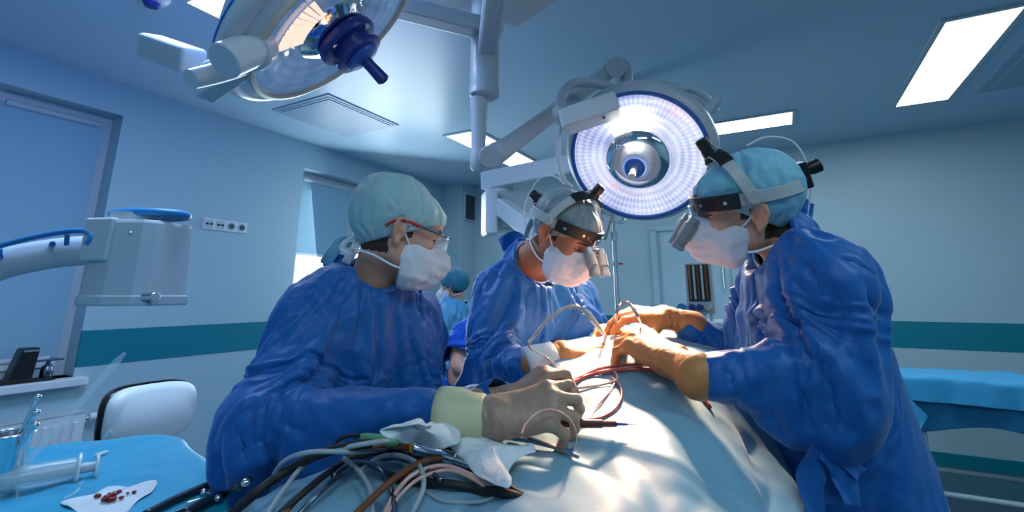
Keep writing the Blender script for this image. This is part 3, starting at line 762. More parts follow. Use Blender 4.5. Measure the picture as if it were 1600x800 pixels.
def hand_prims(F, X, side=1, curl=None, spread=1.0, thumb=((-.62, .62, -.45), (-.35, .85, -.40), (-.1, .9, -.45)), s=1.0, g=0.0, forearm=.10):
    """side=+1 right hand seen from its back (thumb towards -x); X local: y to the fingertips, -z palm"""
    curl = curl or [(.5, .5, .3)]*4
    q = lambda x, y, z: Vector(W(X, (side*x*s, y*s, z*s)))
    mc = [(-.030, .088, 0), (-.009, .093, .004), (.012, .088, .003), (.031, .078, -.003)]
    ln = [(.044, .026, .021), (.048, .030, .022), (.045, .028, .021), (.035, .021, .019)]
    rr = [(.0100, .0088, .0080), (.0102, .0090, .0080), (.0097, .0086, .0078), (.0088, .0078, .0070)]
    sp = [-.14, -.02, .08, .20]
    for i in range(4):
        F.cap(q(mc[i][0]*.55, .012, -.002), q(*mc[i]), (.0150+g)*s, (.0118+g)*s, .016*s)
    F.ell((0, .045*s, -.010*s), (.036*s+g, .042*s+g, .012*s+g), X, .015*s)
    F.cap(q(-.012, -.004, 0), q(.014, -.004, 0), (.020+g)*s, (.019+g)*s, .02*s)
    if forearm: F.cap(q(0, -.01, 0), q(0, -forearm, 0), (.027+g)*s, (.034+g)*s, .02*s)
    for i in range(4):
        p = Vector(mc[i]); a = 0
        for j in range(3):
            a += curl[i][j]; d = Vector((math.sin(sp[i]*spread)*math.cos(a*.5), math.cos(a)*math.cos(sp[i]*spread*.5), -math.sin(a)))
            d.normalize(); e = p+d*ln[i][j]
            r0 = rr[i][j]*1.04; r1 = rr[i][j]*.95
            F.cap(q(*p), q(*e), (r0+g)*s, (r1+g)*s, .005*s if j else .010*s); p = e
    p = Vector((-.024, .022, -.010)); L = (.044, .032, .026); R = (.0160, .0118, .0098)
    for j in range(3):
        d = Vector(thumb[j]).normalized(); e = p+d*L[j]
        F.cap(q(*p), q(*e), (R[j]+g)*s, ((R[j+1] if j < 2 else .0088)+g)*s, (.016 if j == 0 else .005)*s); p = e
def glove(root, X, m, side=1, cuff_to=None, cuff_r=(.034, .044), cuffm=None, wr=.9, name='glove', **k):
    c = Vector(W(X, (0, .06, 0)))
    F = Field(*[axis(c[i]-.20, c[i]+.20, .0028) for i in range(3)])
    hand_prims(F, X, side, forearm=0, g=.0008, **k)
    a = Vector(W(X, (0, -.008, 0)))
    if cuff_to is not None:
        b = a+(Vector(cuff_to)-a).normalized()*.075
        F.cap(a, b, .026, cuff_r[0], .02)
    def disp(p):
        l = local(X, p); r = ridged(l*np.array((50, 120, 50)), 5)
        w = np.exp(-((l[:, 1]+.02)/.035)**2)
        return -.0022*w*r-.0006*ridged(l*90, 9)*(l[:, 1] < .09)
    F.add(disp)
    v, f = F.mesh(); v = vsmooth(v, f, 1, .35)
    o = link_mesh(name, v, f, M[m], root)
    if cuffm and cuff_to is not None:
        d = (Vector(cuff_to)-a).normalized(); q = MB().tube([a+d*t for t in (.014, .020, .040, .060, .080, .096, .098)], [cuff_r[0]-.008, cuff_r[0]+.001, cuff_r[0]+.003, cuff_r[1]-.003, cuff_r[1]-.001, cuff_r[1], cuff_r[1]-.006], 28, 0)
        q.build('glove_cuff' if cuffm != 'cuff_white' else 'sleeve_cuff', M[cuffm], o, smooth=True, auto=False)
    return o

# ------------------------------------------------------------------ the three surgeons
SITE = P(958, 535, 1.36)
def HX(px, py, Y, fwd, up=(0, 0, 1)): return XF(P(px, py, Y), fwd, up)
# left surgeon
XL = HX(622, 366, 1.22, (.90, .30, -.20))
JL = dict(head=XL, neck=P(583, 441, 1.25), shR=P(492, 482, 1.12), shL=P(652, 497, 1.40), elR=P(404, 652, .98), wrR=P(722, 654, .885),
          elL=P(640, 665, 1.32), wrL=P(782, 628, 1.10), pel=(-.53, 1.32, .93), fwd=(.9, -.25, 0))
s1, _, g1 = person('person', 'surgeon at the left in royal blue gown, mint cap and red-tipped clear safety glasses', JL, 'surgeons around the operating table', bulk=1.5, sleeve=1.2, seed=3)
bouffant(s1, XL, 'cap_mint', front=.038, back=-.058, seed=11, puff=(0, -.045, .085, .062))
face_mask(s1, XL)
# middle surgeon
XM = HX(880, 368, 1.50, (.55, -.52, -.52), (.1, -.1, 1))
JM = dict(head=XM, neck=P(822, 412, 1.62), shR=P(775, 452, 1.55), shL=P(905, 462, 1.80), elR=P(760, 590, 1.42), wrR=P(856, 560, 1.30),
          elL=P(925, 560, 1.72), wrL=P(948, 532, 1.55), pel=(-.02, 1.92, .95), fwd=(.45, -.8, 0))
s2, _, g2 = person('person', 'bowed middle surgeon in blue gown with grey see-through cap and white-strapped headlight', JM, 'surgeons around the operating table', skin='skin2', bulk=1.4, sleeve=1.25, seed=14)
bouffant(s2, XM, 'cap_grey', front=.036, back=-.05, seed=5, amp=.0030)
face_mask(s2, XM, 6)
# right surgeon
XR = HX(1164, 330, 1.13, (-.95, .16, -.04), (.05, -.30, 1))
JR = dict(head=XR, neck=P(1228, 372, 1.14), shR=P(1205, 432, 1.36), shL=P(1292, 428, .98), elR=P(1170, 575, 1.42), wrR=P(1064, 502, 1.40),
          elL=P(1312, 566, .94), wrL=P(1092, 588, 1.0), pel=(.76, 1.20, .95), fwd=(-.9, .25, 0))
s3, _, g3 = person('person', 'surgeon at the right in blue gown with black and grey headlight and loupes', JR, 'surgeons around the operating table', bulk=1.7, sleeve=1.15, seed=31)
bouffant(s3, XR, 'cap_blue', front=.034, back=-.055, seed=23, puff=(0, -.045, .07, .056), r=(.086, .106, .098))
face_mask(s3, XR, 9, .140)
# ================================================================== surgical lamps and booms
def lens_mat(name, c0, c1, s, ribs=70, warm=None):
    m = bpy.data.materials.new(name); m.use_nodes = True; nt = m.node_tree; b = nt.nodes['Principled BSDF']
    tc = nt.nodes.new('ShaderNodeTexCoord'); sx = nt.nodes.new('ShaderNodeSeparateXYZ'); nt.links.new(tc.outputs['UV'], sx.inputs[0])
    def math_(op, a, b_=None, c=None):
        n_ = nt.nodes.new('ShaderNodeMath'); n_.operation = op
        for i, q in enumerate((a, b_, c)):
            if q is None: continue
            if isinstance(q, (int, float)): n_.inputs[i].default_value = q
            else: nt.links.new(q, n_.inputs[i])
        return n_.outputs[0]
    rib = math_('SINE', math_('MULTIPLY', sx.outputs['X'], 2*PI*ribs)); rib = math_('MULTIPLY_ADD', rib, .5, .5)
    rad = math_('SINE', math_('MULTIPLY', sx.outputs['Y'], 2*PI*5)); rad = math_('MULTIPLY_ADD', rad, .25, .6)
    nz = nt.nodes.new('ShaderNodeTexNoise'); nz.inputs['Scale'].default_value = 5; nz.inputs['Detail'].default_value = 6
    nt.links.new(tc.outputs['Object'], nz.inputs['Vector'])
    f = math_('MULTIPLY', math_('MULTIPLY_ADD', rib, .55, .45), rad); f = math_('ADD', f, math_('MULTIPLY_ADD', nz.outputs['Fac'], 1.6, -.75)); f = math_('MINIMUM', math_('MAXIMUM', f, 0.0), 1.0)
    mx = nt.nodes.new('ShaderNodeMix'); mx.data_type = 'RGBA'; mx.inputs['A'].default_value = (*c0, 1); mx.inputs['B'].default_value = (*c1, 1)
    nt.links.new(f, mx.inputs['Factor'])
    b.inputs['Base Color'].default_value = (*c0, 1); b.inputs['Roughness'].default_value = .12; b.inputs['Coat Weight'].default_value = .6
    nt.links.new(mx.outputs['Result'], b.inputs['Emission Color']); b.inputs['Emission Strength'].default_value = s
    nt.links.new(mx.outputs['Result'], b.inputs['Base Color'])
    return m
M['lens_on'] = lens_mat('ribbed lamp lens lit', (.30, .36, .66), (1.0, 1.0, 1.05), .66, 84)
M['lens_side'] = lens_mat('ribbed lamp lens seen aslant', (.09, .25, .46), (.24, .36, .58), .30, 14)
M['mirror'] = mat('polished reflector', (.80, .82, .86), .07, metal=1, bump=.0)
M['bulb_reflection'] = emat('painted bulb reflection', (1.0, .97, .92), 5.0)
def ring_uv(o, segs):
    me = o.data; uv = me.uv_layers.new(name='polar')
    for p in me.polygons:
        for li in p.loop_indices:
            v = me.vertices[me.loops[li].vertex_index].co
            uv.data[li].uv = (0, 0)
def disc(name, r0, r1, z0, z1, X, m, parent, n=96, rings=8, dome=0.0):
    vs = []; uvs = []
    for i in range(rings+1):
        t = i/rings; r = r0+(r1-r0)*t
        for k in range(n): a = 2*PI*k/n; vs.append(X @ Vector((r*math.cos(a), r*math.sin(a), z0+(z1-z0)*t+dome*math.sin(PI*t))))
    fs = [(i*n+k, i*n+(k+1) % n, (i+1)*n+(k+1) % n, (i+1)*n+k) for i in range(rings) for k in range(n)]
    o = link_mesh(name, vs, fs, m, parent, True)
    uv = o.data.uv_layers.new(name='polar')
    for fi, p in enumerate(o.data.polygons):
        i, k = divmod(fi, n)
        for li, q in zip(p.loop_indices, ((k, i), (k+1, i), (k+1, i+1), (k, i+1))): uv.data[li].uv = (q[0]/n, q[1]/rings)
    return o
def lamp_head(root, X, R, lens, big=False):
    h = MB().lathe([(R*1.035, .004), (R*1.10, -.006), (R*1.16, -.03), (R*1.17, -.06), (R*1.10, -.10), (R*.85, -.16), (R*.45, -.20), (.03, -.21), (0, -.21)], 96, X)
    h.lathe([(R*1.035, .004), (R*1.02, -.004), (R*1.0, -.02)], 96, X)
    h.build('lamp_housing', M['lampwhite' if big else 'lampgrey'], root, smooth=True)
    MB().lathe([(R*1.00, -.004), (R*1.0, .008), (R*1.02, .013), (R*1.055, .011), (R*1.06, .0)], 96, X).build('lens_ring', M['amber_ring' if big else 'blueline2'], root, smooth=True)
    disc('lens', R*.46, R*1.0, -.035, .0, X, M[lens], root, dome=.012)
M['blueline2'] = mat('dark blue lens ring', (.012, .10, .36), .35)
M['amber_ring'] = mat('cream lens ring', (.72, .58, .46), .35)
# ---- central lamp
LC = P(997, 247, 2.05)
nC = (SITE-LC).normalized(); XC = XN(LC, (-.36, -.74, -.62))
lc = empty('surgical_lamp', (LC.x, LC.y, LC.z), 'round lit surgical lamp with dark blue ring above the middle surgeon', 'surgical lamp')
lamp_head(lc, XC, .287, 'lens_on')
MB().lathe([(.146, -.03), (.150, -.005), (.146, .022), (.130, .048), (.104, .064), (.098, .060), (.120, .045), (.135, .02)], 64, XC).build('center_reflector', M['mirror'], lc, smooth=True)
MB().lathe([(.078, -.02), (.074, .03), (.066, .075), (.064, .10), (.060, .108), (.048, .108), (.046, .10), (0, .10)], 48, XC).build('handle_collar', M['lampwhite'], lc, smooth=True)
MB().lathe([(.044, .112), (.042, .122), (.030, .128), (.016, .132), (0, .133)], 48, XC).build('handle_base', M['blueline2'], lc, smooth=True)
MB().tube([(0, 0, .13), (0, 0, .16), (0, 0, .20)], [.016, .014, .0155], 20, 4, XC).build('lamp_handle', M['headgrey'], lc, smooth=True)
disc('reflection_disc', .02, .085, .002, .002, XC @ Matrix.Translation((.0, .145, .016)), M['bulb_reflection'], lc, rings=2)  # emissive disc painted in as the bright bulb reflection on the lens
g = MB().tube([P(876, 180, 1.98), P(878, 150, 2.0), P(895, 131, 2.03), P(925, 130, 2.05), P(955, 137, 2.08), P(1000, 152, 2.15)], .022, 14, 8); g.build('yoke_tube', M['lampgrey'], lc, smooth=True)
g = MB().tube([P(925, 170, 2.05), P(955, 147, 2.10), P(1000, 133, 2.14), P(1050, 137, 2.16), P(1085, 152, 2.14), P(1112, 170, 2.12)], .023, 14, 8); g.build('yoke_tube', M['lampgrey'], lc, smooth=True)
g = MB().tube([P(955, 158, 2.0), P(1000, 153, 2.02), P(1045, 143, 2.03), P(1080, 140, 2.03), P(1105, 155, 2.04), P(1118, 176, 2.05)], .018, 14, 8); g.build('handle_bar', M['lampgrey'], lc, smooth=True)
g = MB().cyl(P(1097, 185, 2.05), P(1121, 155, 2.03), .028, .022); g.build('yoke_joint', M['lampgrey'], lc, smooth=True)
g = MB().tube([P(880, 185, 2.0), P(873, 215, 2.0), P(873, 250, 2.0), P(880, 280, 2.02), P(892, 292, 2.06)], .012, 12, 8); g.build('side_handle', M['offwhite'], lc, smooth=True)
# grey control box on the yoke
bx_ = XF(P(922, 178, 1.93), (P(968, 160, 1.90)-P(880, 190, 1.97)), (0, 0, 1))
g = MB().box((0, 0, 0), (.13, .25, .085), bx_); g.build('control_box', M['offwhite'], lc, bevel=.012)
g = MB().cyl(P(877, 187, 1.97), P(872, 172, 2.0), .028); g.ball(P(873, 177, 1.98), .03); g.build('pivot', M['offwhite'], lc, smooth=True)
MB().box((.02, .05, -.044), (.02, .012, .004), bx_).build('indicator', M['black'], lc)
# ---- pendant column and arm that carry it
pc = empty('ceiling_pendant', RM(*[P(757, 0, 2.0).dot(U), P(757, 0, 2.0).dot(V), CEIL]), 'grey ceiling pendant with round column and jointed arm at the top centre', 'ceiling pendant')
cxp = P(757, 120, 1.95); colx, coly = cxp.x, cxp.y
def colz(py): return P(757, py, coly).z
tp = colz(0)
g = MB().prism([(colx-.30, coly-.15), (colx+.28, coly-.32), (colx+.44, coly-.1), (colx+.15, coly+.28), (colx-.12, coly+.12), (colx-.38, coly+.08)], CEIL-.19, CEIL-.11); g.build('canopy_plate', M['lampgrey'], pc, bevel=.008)
g = MB().cyl((colx, coly, CEIL), (colx, coly, CEIL-.13), .14, .14, 40); g.build('ceiling_flange', M['lampgrey'], pc, smooth=True, bevel=.004)
g = MB().lathe([(0, CEIL-.12), (.063, CEIL-.12), (.063, colz(103)), (.0625, colz(104)), (.0625, colz(138)), (.066, colz(140)), (.064, colz(150)), (.045, colz(155)), (0, colz(155))], 48, Matrix.Translation((colx, coly, 0))); g.build('column', M['lampgrey'], pc, smooth=True)
g = MB().lathe([(.040, colz(154)), (.036, colz(170)), (.030, colz(232)), (.030, colz(236)), (.033, colz(240)), (.033, colz(262)), (.02, colz(268)), (0, colz(268))], 40, Matrix.Translation((colx-.022, coly, 0))); g.build('lower_tube', M['lampgrey'], pc, smooth=True)
g = MB().box((0, 0, 0), (.085, .44, .075), XF(P(768, 30, 1.72), (.12, -.9, .12), (0, 0, 1))); g.build('upper_arm', M['lampgrey'], pc, bevel=.02)
g = MB().box((0, 0, 0), (.10, .70, .075), XF(P(660, 20, 1.80), (-.92, -.38, .04), (0, 0, 1))); g.build('upper_arm', M['lampgrey'], pc, bevel=.02)
eA, eB = P(764, 245, 1.98), P(955, 107, 2.30)
g = MB().tube([P(752, 250, 1.96), P(775, 240, 1.98), P(800, 224, 2.02), P(870, 172, 2.15), P(930, 128, 2.26), P(955, 108, 2.30)], [.032, .050, .042, .040, .042, .040], 20, 6, flat=1.0); g.build('spring_arm', M['lampgrey'], pc, smooth=True)
g = MB().cyl(P(766, 245, 1.90), P(766, 243, 2.02), .047, n=36); g.build('elbow_cover', M['lampgrey'], pc, smooth=True, bevel=.004)
g = MB().cyl(P(963, 105, 2.22), P(961, 105, 2.38), .052, n=36); g.build('elbow_cover', M['lampgrey'], pc, smooth=True, bevel=.004)
g = MB().tube([P(966, 98, 2.33), P(977, 108, 2.33), P(977, 135, 2.30), P(975, 150, 2.25)], [.03, .036, .036, .034], 18, 6); g.build('drop_link', M['lampgrey'], pc, smooth=True)
# ---- left lamp
LL = P(526, 46, 1.22)
XLm = XN(LL, (.65, .20, -.68))
ll = empty('surgical_lamp', (LL.x, LL.y, LL.z), 'large white surgical lamp with navy handle cut off by the top edge', 'surgical lamp')
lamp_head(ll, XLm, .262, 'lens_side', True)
MB().lathe([(.12, -.035), (.12, .0), (.09, .022), (.05, .03), (0, .03)], 64, XLm).build('center_reflector', M['mirror'], ll, smooth=True)
MB().lathe([(0, .03), (.085, .03), (.088, .036), (.088, .052), (.084, .058), (.060, .060), (.058, .085), (.072, .088), (.072, .098), (.050, .102), (0, .102)], 64, XLm).build('handle_flange', M['navy'], ll, smooth=True)
for k in range(4):
    a = PI/4+k*PI/2; MB().cyl(XLm @ Vector((.073*math.cos(a), .073*math.sin(a), .056)), XLm @ Vector((.073*math.cos(a), .073*math.sin(a), .064)), .009, n=16).build('screw', M['steel'], ll, smooth=True)
MB().lathe([(0, .10), (.050, .10), (.052, .104), (.048, .112), (.030, .116), (.018, .120), (0, .120)], 48, XLm).build('handle_cup', M['blueplastic'], ll, smooth=True)
MB().lathe([(.017, .115), (.0165, .14), (.018, .175), (.0185, .192), (.012, .196), (.010, .190), (0, .190)], 32, XLm).build('lamp_handle', M['navy'], ll, smooth=True)
def to_px(p):
    r = (Vector(p)-Vector((0, 0, CAMZ))); d = r.y*cP+r.z*sP; return CX+FPX*r.x/d, CY-FPX*(-r.y*sP+r.z*cP)/d
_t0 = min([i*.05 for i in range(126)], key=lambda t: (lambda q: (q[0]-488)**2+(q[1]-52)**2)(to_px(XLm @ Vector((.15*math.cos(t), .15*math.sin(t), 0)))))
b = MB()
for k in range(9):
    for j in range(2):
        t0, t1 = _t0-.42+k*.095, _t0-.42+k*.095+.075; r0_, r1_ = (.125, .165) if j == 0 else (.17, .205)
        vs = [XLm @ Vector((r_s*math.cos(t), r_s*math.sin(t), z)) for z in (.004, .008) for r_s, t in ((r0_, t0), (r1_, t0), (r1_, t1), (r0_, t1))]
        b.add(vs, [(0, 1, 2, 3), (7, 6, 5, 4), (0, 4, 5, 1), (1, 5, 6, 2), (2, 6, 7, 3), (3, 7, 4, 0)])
b.build('reflection_tiles', emat('painted warm lens reflection', (1.0, .62, .50), 1.3), ll)  # emissive tiles stand in for the warm reflection seen in the lens
# wide outer bumper ring around the housing
tor = [XLm @ Vector((.305*math.cos(t), .305*math.sin(t), -.045)) for t in [2*PI*i/48 for i in range(48)]]
MB().tube(tor, .026, 14, 0, closed=True).build('bumper_ring', M['lampwhite'], ll, smooth=True)
tor = [XLm @ Vector((.275*1.175*math.cos(t), .275*1.175*math.sin(t), -.062)) for t in [PI*(.55+.9*i/30) for i in range(31)]]
MB().tube(tor, .0045, 8, 0).build('blue_line', M['blueline'], ll, smooth=True)
for k, t in enumerate((.95*PI, 1.45*PI, .2*PI)):
    MB().tube([XLm @ Vector((.28*math.cos(t), .28*math.sin(t), -.05)), XLm @ Vector((.31*math.cos(t), .31*math.sin(t), -.045))], .02, 12, 0).build('spoke', M['lampwhite'], ll, smooth=True)
MB().cyl(P(402, 74, 1.04), P(349, 96, .97), .041, n=40).build('pivot', M['lampwhite'], ll, smooth=True, bevel=.004)
MB().cyl(P(404, 73, 1.06), P(390, 80, 1.02), .049, n=40).build('pivot_collar', M['lampwhite'], ll, smooth=True, bevel=.006)
MB().tube([P(385, 100, 1.10), P(340, 114, 1.05), P(298, 124, 1.0)], [.026, .025, .023], 20, 4).build('yoke_end', M['lampwhite'], ll, smooth=True)
X_ = XF(P(268, 84, 1.45), P(330, 105, 1.40)-P(225, 68, 1.50), (.1, -.4, 1))
MB().box((0, 0, 0), (.085, .24, .085), X_).build('counterweight', M['offwhite'], ll, bevel=.014)
MB().box((0, 0, 0), (.05, .13, .035), XF(P(345, 130, 1.12), P(370, 112, 1.1)-P(322, 144, 1.14), (0, 0, 1))).build('yoke_box', M['offwhite'], ll, bevel=.006)
MB().tube([P(330, 108, 1.38), P(360, 100, 1.28), P(400, 85, 1.25)], .03, 14, 6).build('yoke_tube', M['lampwhite'], ll, smooth=True)
MB().tube([XLm @ Vector((0, 0, -.2)), XLm @ Vector((-.02, .0, -.30)), P(520, -120, 1.35), P(560, -150, 1.5)], .03, 14, 6).build('support_arm', M['lampwhite'], ll, smooth=True)
# small lamp fitting at the very top edge
sd = empty('smoke_detector', G(246, 2, CEIL), 'small round ceiling fitting at the top left edge', 'ceiling fitting')
MB().lathe([(0, 0), (.075, 0), (.078, -.02), (.06, -.045), (.03, -.055), (0, -.055)], 40, Matrix.Translation(G(240, -10, CEIL))).build('housing', M['offwhite'], sd, smooth=True)
MB().lathe([(.03, -.05), (.04, -.06), (.03, -.075), (0, -.078)], 32, Matrix.Translation(G(240, -10, CEIL))).build('sensor', M['navy'], sd, smooth=True)
# ---- pendant on the left with blue hand rail
pd = empty('equipment_arm', P(-330, 300, 1.6), 'white equipment arm with blue hand rail and grey box in front of the left window', 'equipment arm')
XB = XF(P(212, 412, 1.62), (.12, 1, 0), (0, 0, 1))
out = [(-.125, -.06), (-.09, -.085), (0, -.098), (.09, -.088), (.122, -.06), (.125, .09), (-.125, .09)]
b = MB(); n_ = len(out)
vs = []
for z, s in ((-.135, 1.03), (-.13, 1.05), (-.105, 1.05), (-.104, 1.0), (.125, .93), (.135, .90)):
    vs += [(p[0]*s, p[1]*s, z) for p in out]
fs = [(i*n_+k, i*n_+(k+1) % n_, (i+1)*n_+(k+1) % n_, (i+1)*n_+k) for i in range(5) for k in range(n_)]+[tuple(range(n_-1, -1, -1)), tuple(5*n_+k for k in range(n_))]
b.add(vs, fs, 0, XB).build('device_box', M['offwhite'], pd, bevel=.006)
b = MB().cyl(XB @ Vector((-.02, -.01, .13)), XB @ Vector((-.02, -.01, .165)), .07, n=32); b.build('box_neck', M['offwhite'], pd, smooth=True)
b = MB().tube([XB @ Vector((.005+.125*math.cos(t), .02+.075*math.sin(t), .166)) for t in [2*PI*i/32 for i in range(32)]], .013, 12, 0, closed=True)
b.box((.005, .02, .166), (.20, .11, .012), XB); b.build('top_handle', M['bluehandle'], pd, smooth=True)
b = MB().cyl(XB @ Vector((.11, -.06, -.11)), XB @ Vector((.15, -.06, -.11)), .018); b.build('side_knob', M['steel'], pd, smooth=True, bevel=.003)
for sx_ in (-.07, .05): MB().ball(XB @ Vector((sx_, -.088, .09)), .006, n=10).build('screw', M['steel'], pd, smooth=True)
arm = MB(); pts = [P(190, 385, 1.60), P(150, 390, 1.62), P(90, 395, 1.62), P(20, 408, 1.60), P(-60, 430, 1.58), P(-200, 440, 1.55)]
arm.tube(pts, [.055, .050, .050, .052, .055, .06], 12, 6, flat=.55, upv=(0, 0, 1)); arm.build('arm', M['offwhite'], pd, smooth=True)
MB().box((0, 0, 0), (.10, .05, .14), XF(P(160, 375, 1.55), (.12, 1, 0), (0, 0, 1))).build('arm_bracket', M['offwhite'], pd, bevel=.008)
MB().tube([P(-120, 396, 1.50), P(-40, 396, 1.52), P(0, 384, 1.54), P(50, 371, 1.55), P(100, 362, 1.55), P(132, 361, 1.54), P(143, 370, 1.53), P(136, 381, 1.53)], .009, 12, 6).build('hand_rail', M['bluehandle'], pd, smooth=True)
for q in ((105, 368), (0, 388)): MB().cyl(P(q[0], q[1], 1.55), P(q[0]-1, q[1]+14, 1.57), .007).build('rail_post', M['bluehandle'], pd, smooth=True)
for q in ((82, 381), (0, 401)): MB().cyl(P(q[0], q[1], 1.55), P(q[0], q[1], 1.60), .008).build('blue_button', M['blueplastic'], pd, smooth=True)
e_ = P(-200, 440, 1.55); MB().cyl((e_.x, e_.y, e_.z-.08), (e_.x, e_.y, CEIL), .05, n=28).build('ceiling_column', M['offwhite'], pd, smooth=True)
pd.location = (e_.x, e_.y, CEIL)
for c in pd.children: c.data.transform(Matrix.Translation(P(-330, 300, 1.6)-pd.location))
# ---- boom in the far background
bm_ = empty('ceiling_boom', P(900, 240, 3.6), 'white ceiling-hung supply boom in the background behind the middle surgeon', 'supply boom')
o0 = Vector(bm_.location)
a, b2 = P(760, 286, 3.9), P(1000, 240, 3.3)
MB().box((0, 0, 0), (.20, (b2-a).length, .15), XF((a+b2)/2, b2-a, (0, 0, 1))).build('beam', M['white'], bm_, bevel=.015)
c_ = b2; MB().cyl((c_.x-.1, c_.y, c_.z), (c_.x-.1, c_.y, CEIL), .07, n=32).build('ceiling_tube', M['white'], bm_, smooth=True)
MB().cyl(P(782, 292, 3.88), P(782, 308, 3.88), .11, n=32).build('swivel', M['white'], bm_, smooth=True)
MB().box((0, 0, 0), (.34, .26, .32), XF(P(800, 332, 3.9), (-.3, 1, 0), (0, 0, 1))).build('joint_block', M['offwhite'], bm_, bevel=.04)
MB().box((0, 0, 0), (.10, .20, .36), XF(P(765, 333, 3.72), (-.3, 1, 0), (0, 0, 1))).build('joint_cover', M['white'], bm_, bevel=.03)
a, b2 = P(783, 322, 3.7), P(842, 366, 3.3); MB().box((0, 0, 0), (.12, (b2-a).length, .13), XF((a+b2)/2, b2-a, (0, 0, 1))).build('spring_arm', M['white'], bm_, bevel=.015)
a2 = P(850, 395, 3.3); MB().cyl((b2.x, b2.y, b2.z), (b2.x, b2.y, b2.z-.5), .04).build('drop_tube', M['white'], bm_, smooth=True)

# ================================================================== patient table and drape
TO = Vector((.285, 1.38, 0)); TU, TW = U, Vector((.875, -.483, 0))
def T(a, w, z): return TO+TU*a+TW*w+Vector((0, 0, z))
HA = [(-1.3, 1.07), (-.95, 1.09), (-.7, 1.125), (-.5, 1.15), (-.28, 1.20), (-.1, 1.265), (.05, 1.285), (.3, 1.30), (.6, 1.22), (1.0, 1.12)]
def ridge(a): return float(np.interp(a, [q[0] for q in HA], [q[1] for q in HA]))
def hwid(a): return float(np.interp(a, [-1.3, -.85, -.6, -.3], [.50, .49, .40, .38]))
def dome(a, w):
    t = min(1, abs(w)/hwid(a)); return 1.0+(ridge(a)-1.0)*(1-t**2.4)**.5
def hsurf(x, y):
    d = Vector((x, y, 0))-TO; a, w = d.dot(TU), d.dot(TW)
    return dome(a, w-.02) if abs(w-.02) < hwid(a) else -1
def hit(px, py, off=0.0):
    r = ray(px, py); Y = .35
    while Y < 2.2:
        p = r*Y
        if CAMZ+p.z < hsurf(p.x, p.y)+off: return Vector((p.x, p.y, CAMZ+p.z))
        Y += .004
    return P(px, py, 1.0)
tb = empty('operating_table', T(-.1, 0, 0), 'operating table hidden under the pale blue drape', 'operating table')
MB().box((-.1, 0, .94), (2.0, .56, .08), Matrix(((TU.x, TW.x, 0, TO.x), (TU.y, TW.y, 0, TO.y), (0, 0, 1, 0), (0, 0, 0, 1)))).build('table_top', M['black'], tb, bevel=.01)
MB().cyl(T(-.1, 0, .90), T(-.1, 0, .06), .12).build('column', M['steel'], tb, smooth=True)
MB().box((-.1, 0, .03), (.9, .5, .06), Matrix(((TU.x, TW.x, 0, TO.x), (TU.y, TW.y, 0, TO.y), (0, 0, 1, 0), (0, 0, 0, 1)))).build('base', M['offwhite'], tb, bevel=.01)
na, ns = 116, 100; a0, a1 = -1.12, .95; smax = .78
def cross(a, s):
    """arc length across the mound -> (w, z): over the top, then straight down"""
    H = ridge(a)-1.0; w = 0.0; L = 0.0; z = H; sg = 1 if s >= 0 else -1; s = abs(s); dw = .004
    hw = hwid(a)-.002
    while L < s and w < hw:
        w2 = w+dw; z2 = dome(a, w2)-1.0; L += math.hypot(dw, z2-z); w, z = w2, z2
    if L < s: z = z-(s-L); w = hw+.02*min(1, (s-L)/.2)
    return sg*w+.02, 1.0+z
rng = np.random.RandomState(4)
vs = []
for i in range(na):
    a = a0+(a1-a0)*i/(na-1)
    tab = [cross(a, -smax+2*smax*j/(ns-1)) for j in range(ns)]
    for j in range(ns): vs.append(T(a, tab[j][0], tab[j][1]+.014+.004*rng.rand()))
fs = [(i*ns+j, (i+1)*ns+j, (i+1)*ns+j+1, i*ns+j+1) for i in range(na-1) for j in range(ns-1)]
dr = link_mesh('patient_drape', vs, fs, M['drape'], None, True, origin=T(-.1, 0, 1.0))
tag(dr, 'pale blue cloth draped in a mound over the patient on the operating table', 'surgical drape')
cvs = []; nca, ncw = 60, 40
for i in range(nca):
    a = -1.3+2.4*i/(nca-1)
    for j in range(ncw):
        q = -PI/2+PI*j/(ncw-1); w = (hwid(a)-.002)*math.sin(q)
        cvs.append(T(a, w+.02, dome(a, w)))
    # sides go straight down
b0 = len(cvs)
for i in range(nca):
    a = -1.3+2.4*i/(nca-1); cvs.append(T(a, .02-hwid(a)+.002, .3)); cvs.append(T(a, .018+hwid(a), .3))
cfs = [(i*ncw+j, (i+1)*ncw+j, (i+1)*ncw+j+1, i*ncw+j+1) for i in range(nca-1) for j in range(ncw-1)]
for i in range(nca-1):
    cfs.append((i*ncw, b0+2*i, b0+2*i+2, (i+1)*ncw)); cfs.append((i*ncw+ncw-1, (i+1)*ncw+ncw-1, b0+2*i+3, b0+2*i+1))
nb = nca*ncw
cfs.append([b0+2*i for i in range(nca)]+[b0+2*i+1 for i in range(nca-1, -1, -1)])
cfs.append([j for j in range(ncw-1, -1, -1)]+[b0, b0+1]); cfs.append([(nca-1)*ncw+j for j in range(ncw)]+[b0+2*nca-1, b0+2*nca-2])
cvs = np.array(cvs); dl = np.array(dr.location)
bake_cloth(dr, [(cvs, cfs)], 30, [(i*ns+j, 1) for i in (na-1,) for j in range(0, ns)], shrink=-.075, tension=20, bend=1.2, mass=.3, dist=.008)
refine(dr, 1)
_v, _n = getv(dr); _p = _v+np.array(dr.location); _w = np.stack([vnoise(_p*4+i, 40+i) for i in range(3)], -1)*.07
_a = (_p-np.array(TO))@np.array(TU); _b = (_p-np.array(TO))@np.array(TW)
_q = np.stack([_a*2.6+_w[:, 0]*3, (_b+.25*_a)*11+_w[:, 1]*14, _p[:, 2]*4], -1); _q2 = np.stack([(_a+.8*_b)*9+_w[:, 2]*16, (_b-_a)*3, _p[:, 2]*3], -1)
